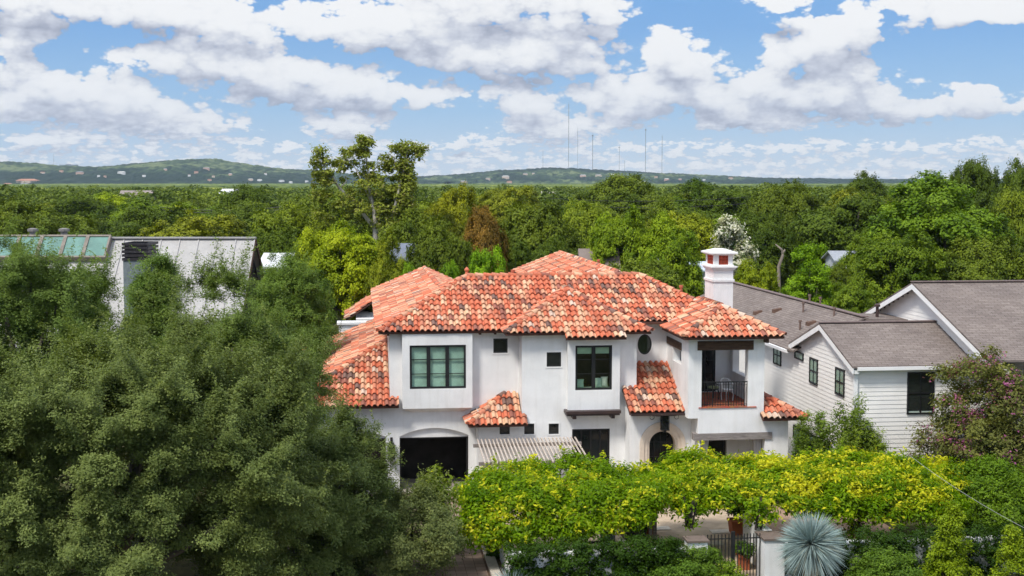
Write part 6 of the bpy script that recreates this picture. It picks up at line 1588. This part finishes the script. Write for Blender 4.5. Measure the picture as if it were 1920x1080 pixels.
# blue yuccas
def yucca(px, py, Y, r, zb, label, seed, n, trunk=True):
    x, _, z = at(px, py, Y); o = empty('blue_yucca', (x, Y, zb)); tag(o, label, 'yucca'); rng = np.random.default_rng(seed); cz = z - zb; m_ = MB()
    for k in range(n):
        d = sphere_dirs(1, rng)[0]
        if d[2] < -.8: continue
        ln = r * rng.uniform(.82, 1.05); dv_ = Vector(d); s = dv_.cross(Vector((rng.normal(), rng.normal(), rng.normal()))).normalized(); base = Vector((0, 0, cz)) + dv_ * .05; dr = Vector((0, 0, -1)) * ln * (.10 if d[2] > -.2 else .22)
        p1 = base + dv_ * ln * .5 + dr * .2; p2 = base + dv_ * ln + dr; wd = .0135 * rng.uniform(.8, 1.2); up = s.cross(dv_).normalized() * wd * .6; g = rng.uniform(.75, 1.2)
        c = tuple(q * g for q in ((.34, .44, .42) if rng.random() < .9 else (.36, .38, .30)))
        for sg in (1, -1): m_.face([base - s * wd * .7 * 0 , base + s * wd * .7 * sg, p1 + s * wd * sg, p1 - up], c); m_.face([p1 - up, p1 + s * wd * sg, p2], c)
    m_.build('blades', tinted('blue_blade', rough=.5, spec=.3, var=.12, scale=3, bstr=0) if 'blue_blade' not in MATS else MATS['blue_blade'], o)
    t = MB(); t.lathe([(.2, -.2), (.22, cz * .5), (.30, cz * .75), (.16, cz)], 12); t.build('trunk', simple('dry_thatch', (.36, .27, .17), .4, 9, rough=1, bstr=.6) if 'dry_thatch' not in MATS else MATS['dry_thatch'], o)
    if trunk:
        k_ = MB()
        for k in range(240):
            a = rng.uniform(0, 6.28); rr_ = rng.uniform(.12, .34); z0 = cz - rng.uniform(.05, .4); k_.face([(rr_ * math.cos(a), rr_ * math.sin(a), z0), (rr_ * math.cos(a + .08), rr_ * math.sin(a + .08), z0), (rr_ * 1.25 * math.cos(a + .04), rr_ * 1.25 * math.sin(a + .04), z0 - rng.uniform(.4, .8))])
        k_.build('dry_skirt', MATS['dry_thatch'], o)
yucca(1521, 1020, 40.4, 1.13, -.6, 'big round blue-grey yucca in front of the right gate pier', 91, 1900)
yucca(962, 1112, 40.0, .95, -.8, 'blue-grey yucca whose blades rise from the bottom edge of the photo', 92, 800)
# ------------------------------------------------------------------ hill houses, office block, radio masts, wires, haze
rng = np.random.default_rng(77)
HOUSES = [(52, 333, 4000, 60, 'long tan terrace on the left end of the left hill'), (15, 345, 3800, 22, None), (46, 346, 3700, 30, None), (115, 321, 4200, 12, None), (150, 323, 4200, 22, None), (80, 324, 4200, 14, None), (228, 323, 4100, 22, None), (185, 330, 4000, 8, None), (197, 331, 4000, 8, None),
          (270, 330, 4050, 10, None), (310, 318, 4250, 10, None), (368, 323, 4150, 12, None), (387, 315, 4250, 18, 'biggest pale house near the top of the left hill'), (393, 338, 3800, 12, None), (432, 327, 4000, 10, None), (470, 337, 3900, 14, None), (487, 338, 3900, 14, None), (528, 339, 3850, 16, None), (545, 342, 3800, 10, None), (575, 340, 3900, 10, None), (400, 331, 4000, 8, None), (355, 329, 4000, 8, None), (498, 326, 4050, 8, None),
          (870, 340, 4300, 20, None), (915, 335, 4400, 14, None), (948, 331, 4500, 22, None), (985, 326, 4600, 14, None), (955, 341, 4200, 16, None), (940, 353, 3300, 16, None), (905, 351, 3500, 10, None), (812, 352, 3400, 10, None), (1000, 325, 4600, 8, None), (1093, 329, 4600, 18, None), (1122, 328, 4600, 18, 'pink house on the ridge below the tallest masts'), (1150, 327, 4650, 12, None), (1160, 329, 4600, 10, None), (1205, 341, 3900, 20, None), (1230, 332, 4600, 10, None), (1250, 336, 4500, 14, None), (1112, 349, 3300, 6, None), (1275, 336, 4500, 10, None), (1370, 334, 4600, 14, None), (1320, 337, 4400, 8, None)]
M_HH = [simple('far_wall_' + n, c, .1, .1) for n, c in (('white', (.72, .71, .69)), ('sand', (.60, .48, .38)), ('rose', (.55, .36, .28)))]
M_HR = [simple('far_roof_' + n, c, .1, .1) for n, c in (('grey', (.30, .30, .31)), ('red', (.40, .19, .12)), ('pale', (.62, .60, .57)))]
SIDE = [(300, 'left shoulder of the left hill'), (420, 'crest of the left hill'), (700, 'right end of the left hill'), (930, 'left foot of the right hill'), (1080, 'middle of the right hill'), (1999, 'ridge under the radio masts')]
cnt = {}
for k, (px, py, Y, wpx, lab) in enumerate(HOUSES):
    hp = on_hill(px, py + max(1.5, wpx * .12))
    if hp is None: hp = on_hill(px, py + 6) or Vector(at(px, py, Y))
    x, Y, z = hp; wd = wpx * .62 / FPX * Y; h = min(8, max(4, wd * .22)); h = 2.0 if lab and 'terrace' in lab else h; z += h; pl_ = [s for e, s in SIDE if px < e][0]; i = cnt.get(pl_, 0); cnt[pl_] = i + 1
    wc = rng.integers(3); rc = rng.integers(3); wc = 1 if lab and 'terrace' in lab else wc; rc = 1 if lab and 'terrace' in lab else rc; cw = ('white', 'sand-coloured', 'reddish')[wc]
    o = empty('hill_house', (x, Y, z - h)); tag(o, lab or '%s hillside house, %s from the left on the %s' % (cw, ROWN[i], pl_), 'house', 'houses scattered on the far hills')
    w = MB(); d = wd * .45; w.box(-wd / 2, wd / 2, -d / 2, d / 2, -6, h); w.box(-wd * .2, wd * .25, -d / 2 - wd * .1, -d / 2, -6, h * .75); w.build('wall', M_HH[wc], o)
    w = MB(); e = wd * .04
    w.hexa([(-wd / 2 - e, -d / 2 - e, h), (wd / 2 + e, -d / 2 - e, h), (wd / 2 + e, d / 2 + e, h), (-wd / 2 - e, d / 2 + e, h), (-wd / 2 + d * .4, -d * .06, h + wd * .09), (wd / 2 - d * .4, -d * .06, h + wd * .09), (wd / 2 - d * .4, d * .06, h + wd * .09), (-wd / 2 + d * .4, d * .06, h + wd * .09)]); w.build('roof', M_HR[rc], o)
ob = empty('office_block', (at(129, 310, 4500)[0], 4500, at(129, 317, 4500)[2])); tag(ob, 'long grey-blue office block on the skyline of the left hill', 'building')
w = MB(); hw = 15.5 / FPX * 4500; w.box(-hw, hw, -12, 12, -15, 14.5); w.box(-hw * .3, hw * .2, -6, 6, 14.5, 16.5); w.build('wall', simple('office_grey', (.20, .23, .28), .1, .1), ob)
for k in range(3):
    w = MB(); w.box(-hw + 1, hw - 1, -12.4, -12.05, -2 + k * 5, .8 + k * 5); w.build('window_band', M_GLASS, ob)
# the light road cut into the hill
rd = MB(); a, b = at(107, 345, 3550), at(120, 336, 3950)
rd.hexa([(a[0] - 14, a[1], a[2] - 2), (a[0] + 14, a[1], a[2] - 2), (b[0] + 9, b[1], b[2] - 2), (b[0] - 9, b[1], b[2] - 2), (a[0] - 14, a[1], a[2]), (a[0] + 14, a[1], a[2]), (b[0] + 9, b[1], b[2]), (b[0] - 9, b[1], b[2])])
tag(rd.build('hill_road', simple('pale_road', (.5, .46, .42), .1, .1)), kind='structure')
# masts
M_MAST = simple('mast_steel', (.30, .30, .32), .2, .1, rough=.6)
MASTS = [(1018, 282, 322, 1.0, 'shortest radio mast, leftmost on the right hill'), (1066, 190, 321, 1.5, 'tallest radio mast of the row on the right hill'), (1083, 238, 322, .9, 'thin radio mast just right of the tallest one'), (1111, 250, 323, 1.7, 'dark radio mast with a thick head right of the thin pair'),
         (1161, 273, 326, .9, 'short faint radio mast between the dark-headed ones'), (1171, 300, 326, .7, 'faintest and lowest radio mast of the row'), (1210, 238, 330, 1.5, 'dark radio mast with an antenna ring, second from the right'), (1241, 252, 331, 1.3, 'rightmost radio mast of the row'), (101, 288, 318, .9, 'lone thin mast left of the office block'), (266, 303, 316, .7, 'tiny mast on the saddle of the left hill')]
for px, pt_, pb_, r, lab in MASTS:
    Y = 4600; x, _, zb = at(px, pb_, Y); zt = at(px, pt_, Y)[2]; o = empty('radio_mast', (x, Y, zb - 6)); tag(o, lab, 'mast', 'radio masts on the skyline'); H_ = zt - zb + 6
    m_ = MB(); r *= .45; R0 = 1.15 * r
    for k in range(3):
        t = 2.0944 * k + .3; m_.tube([(R0 * math.cos(t), R0 * math.sin(t), 0), (R0 * math.cos(t), R0 * math.sin(t), H_ * .96)], .42 * r, 5)
    n = int(H_ / 9)
    for i in range(n):
        for k in range(3):
            t0, t1 = 2.0944 * k + .3, 2.0944 * (k + 1) + .3; m_.bar((R0 * math.cos(t0), R0 * math.sin(t0), i * 9 * .96), (R0 * math.cos(t1), R0 * math.sin(t1), (i + 1) * 9 * .96), .3 * r)
    m_.build('lattice', M_MAST, o); m_ = MB(); m_.tube([(0, 0, H_ * .955), (0, 0, H_)], [.5 * r, .25], 6)
    if 'head' in lab or 'ring' in lab: m_.lathe([(1.2, H_ * .93), (3.2, H_ * .935), (3.2, H_ * .95), (1.2, H_ * .955)], 10)
    m_.build('antenna', M_MAST, o)
# utility wires over the left wood
for k, (py, dy) in enumerate(((386, 0), (391, 1), (408, 2), (412, 3))): cable('power_line', (at(300, py + 2, 150 + dy), at(556, py - 2, 150 + dy)), .035, M_BLACK, '%s power line strung across the wood on the left' % ('highest', 'second highest', 'third highest', 'lowest')[k], .5)
for k, (py, dy) in enumerate(((370, 0), (382, 2))): cable('power_line', (at(1020, py + 1, 160 + dy), at(1420, py - 2, 160 + dy)), .03, M_BLACK, '%s power line strung across the wood right of centre' % ('upper', 'lower')[k], .5)

# summer haze
hb = MB(); hb.box(-4200, 4200, -30, 6900, -1.1, 420)
m, nt_, out = nodes_of('haze_air'); v = N(nt_, 'ShaderNodeVolumePrincipled'); v.inputs['Color'].default_value = (.70, .84, 1.0, 1); v.inputs['Density'].default_value = .6e-4; v.inputs['Anisotropy'].default_value = .2
L(nt_, v.outputs[0], out.inputs['Volume'])
hz_ = hb.build('haze', m); tag(hz_, 'pale summer haze over the far hills', 'haze', kind='stuff')
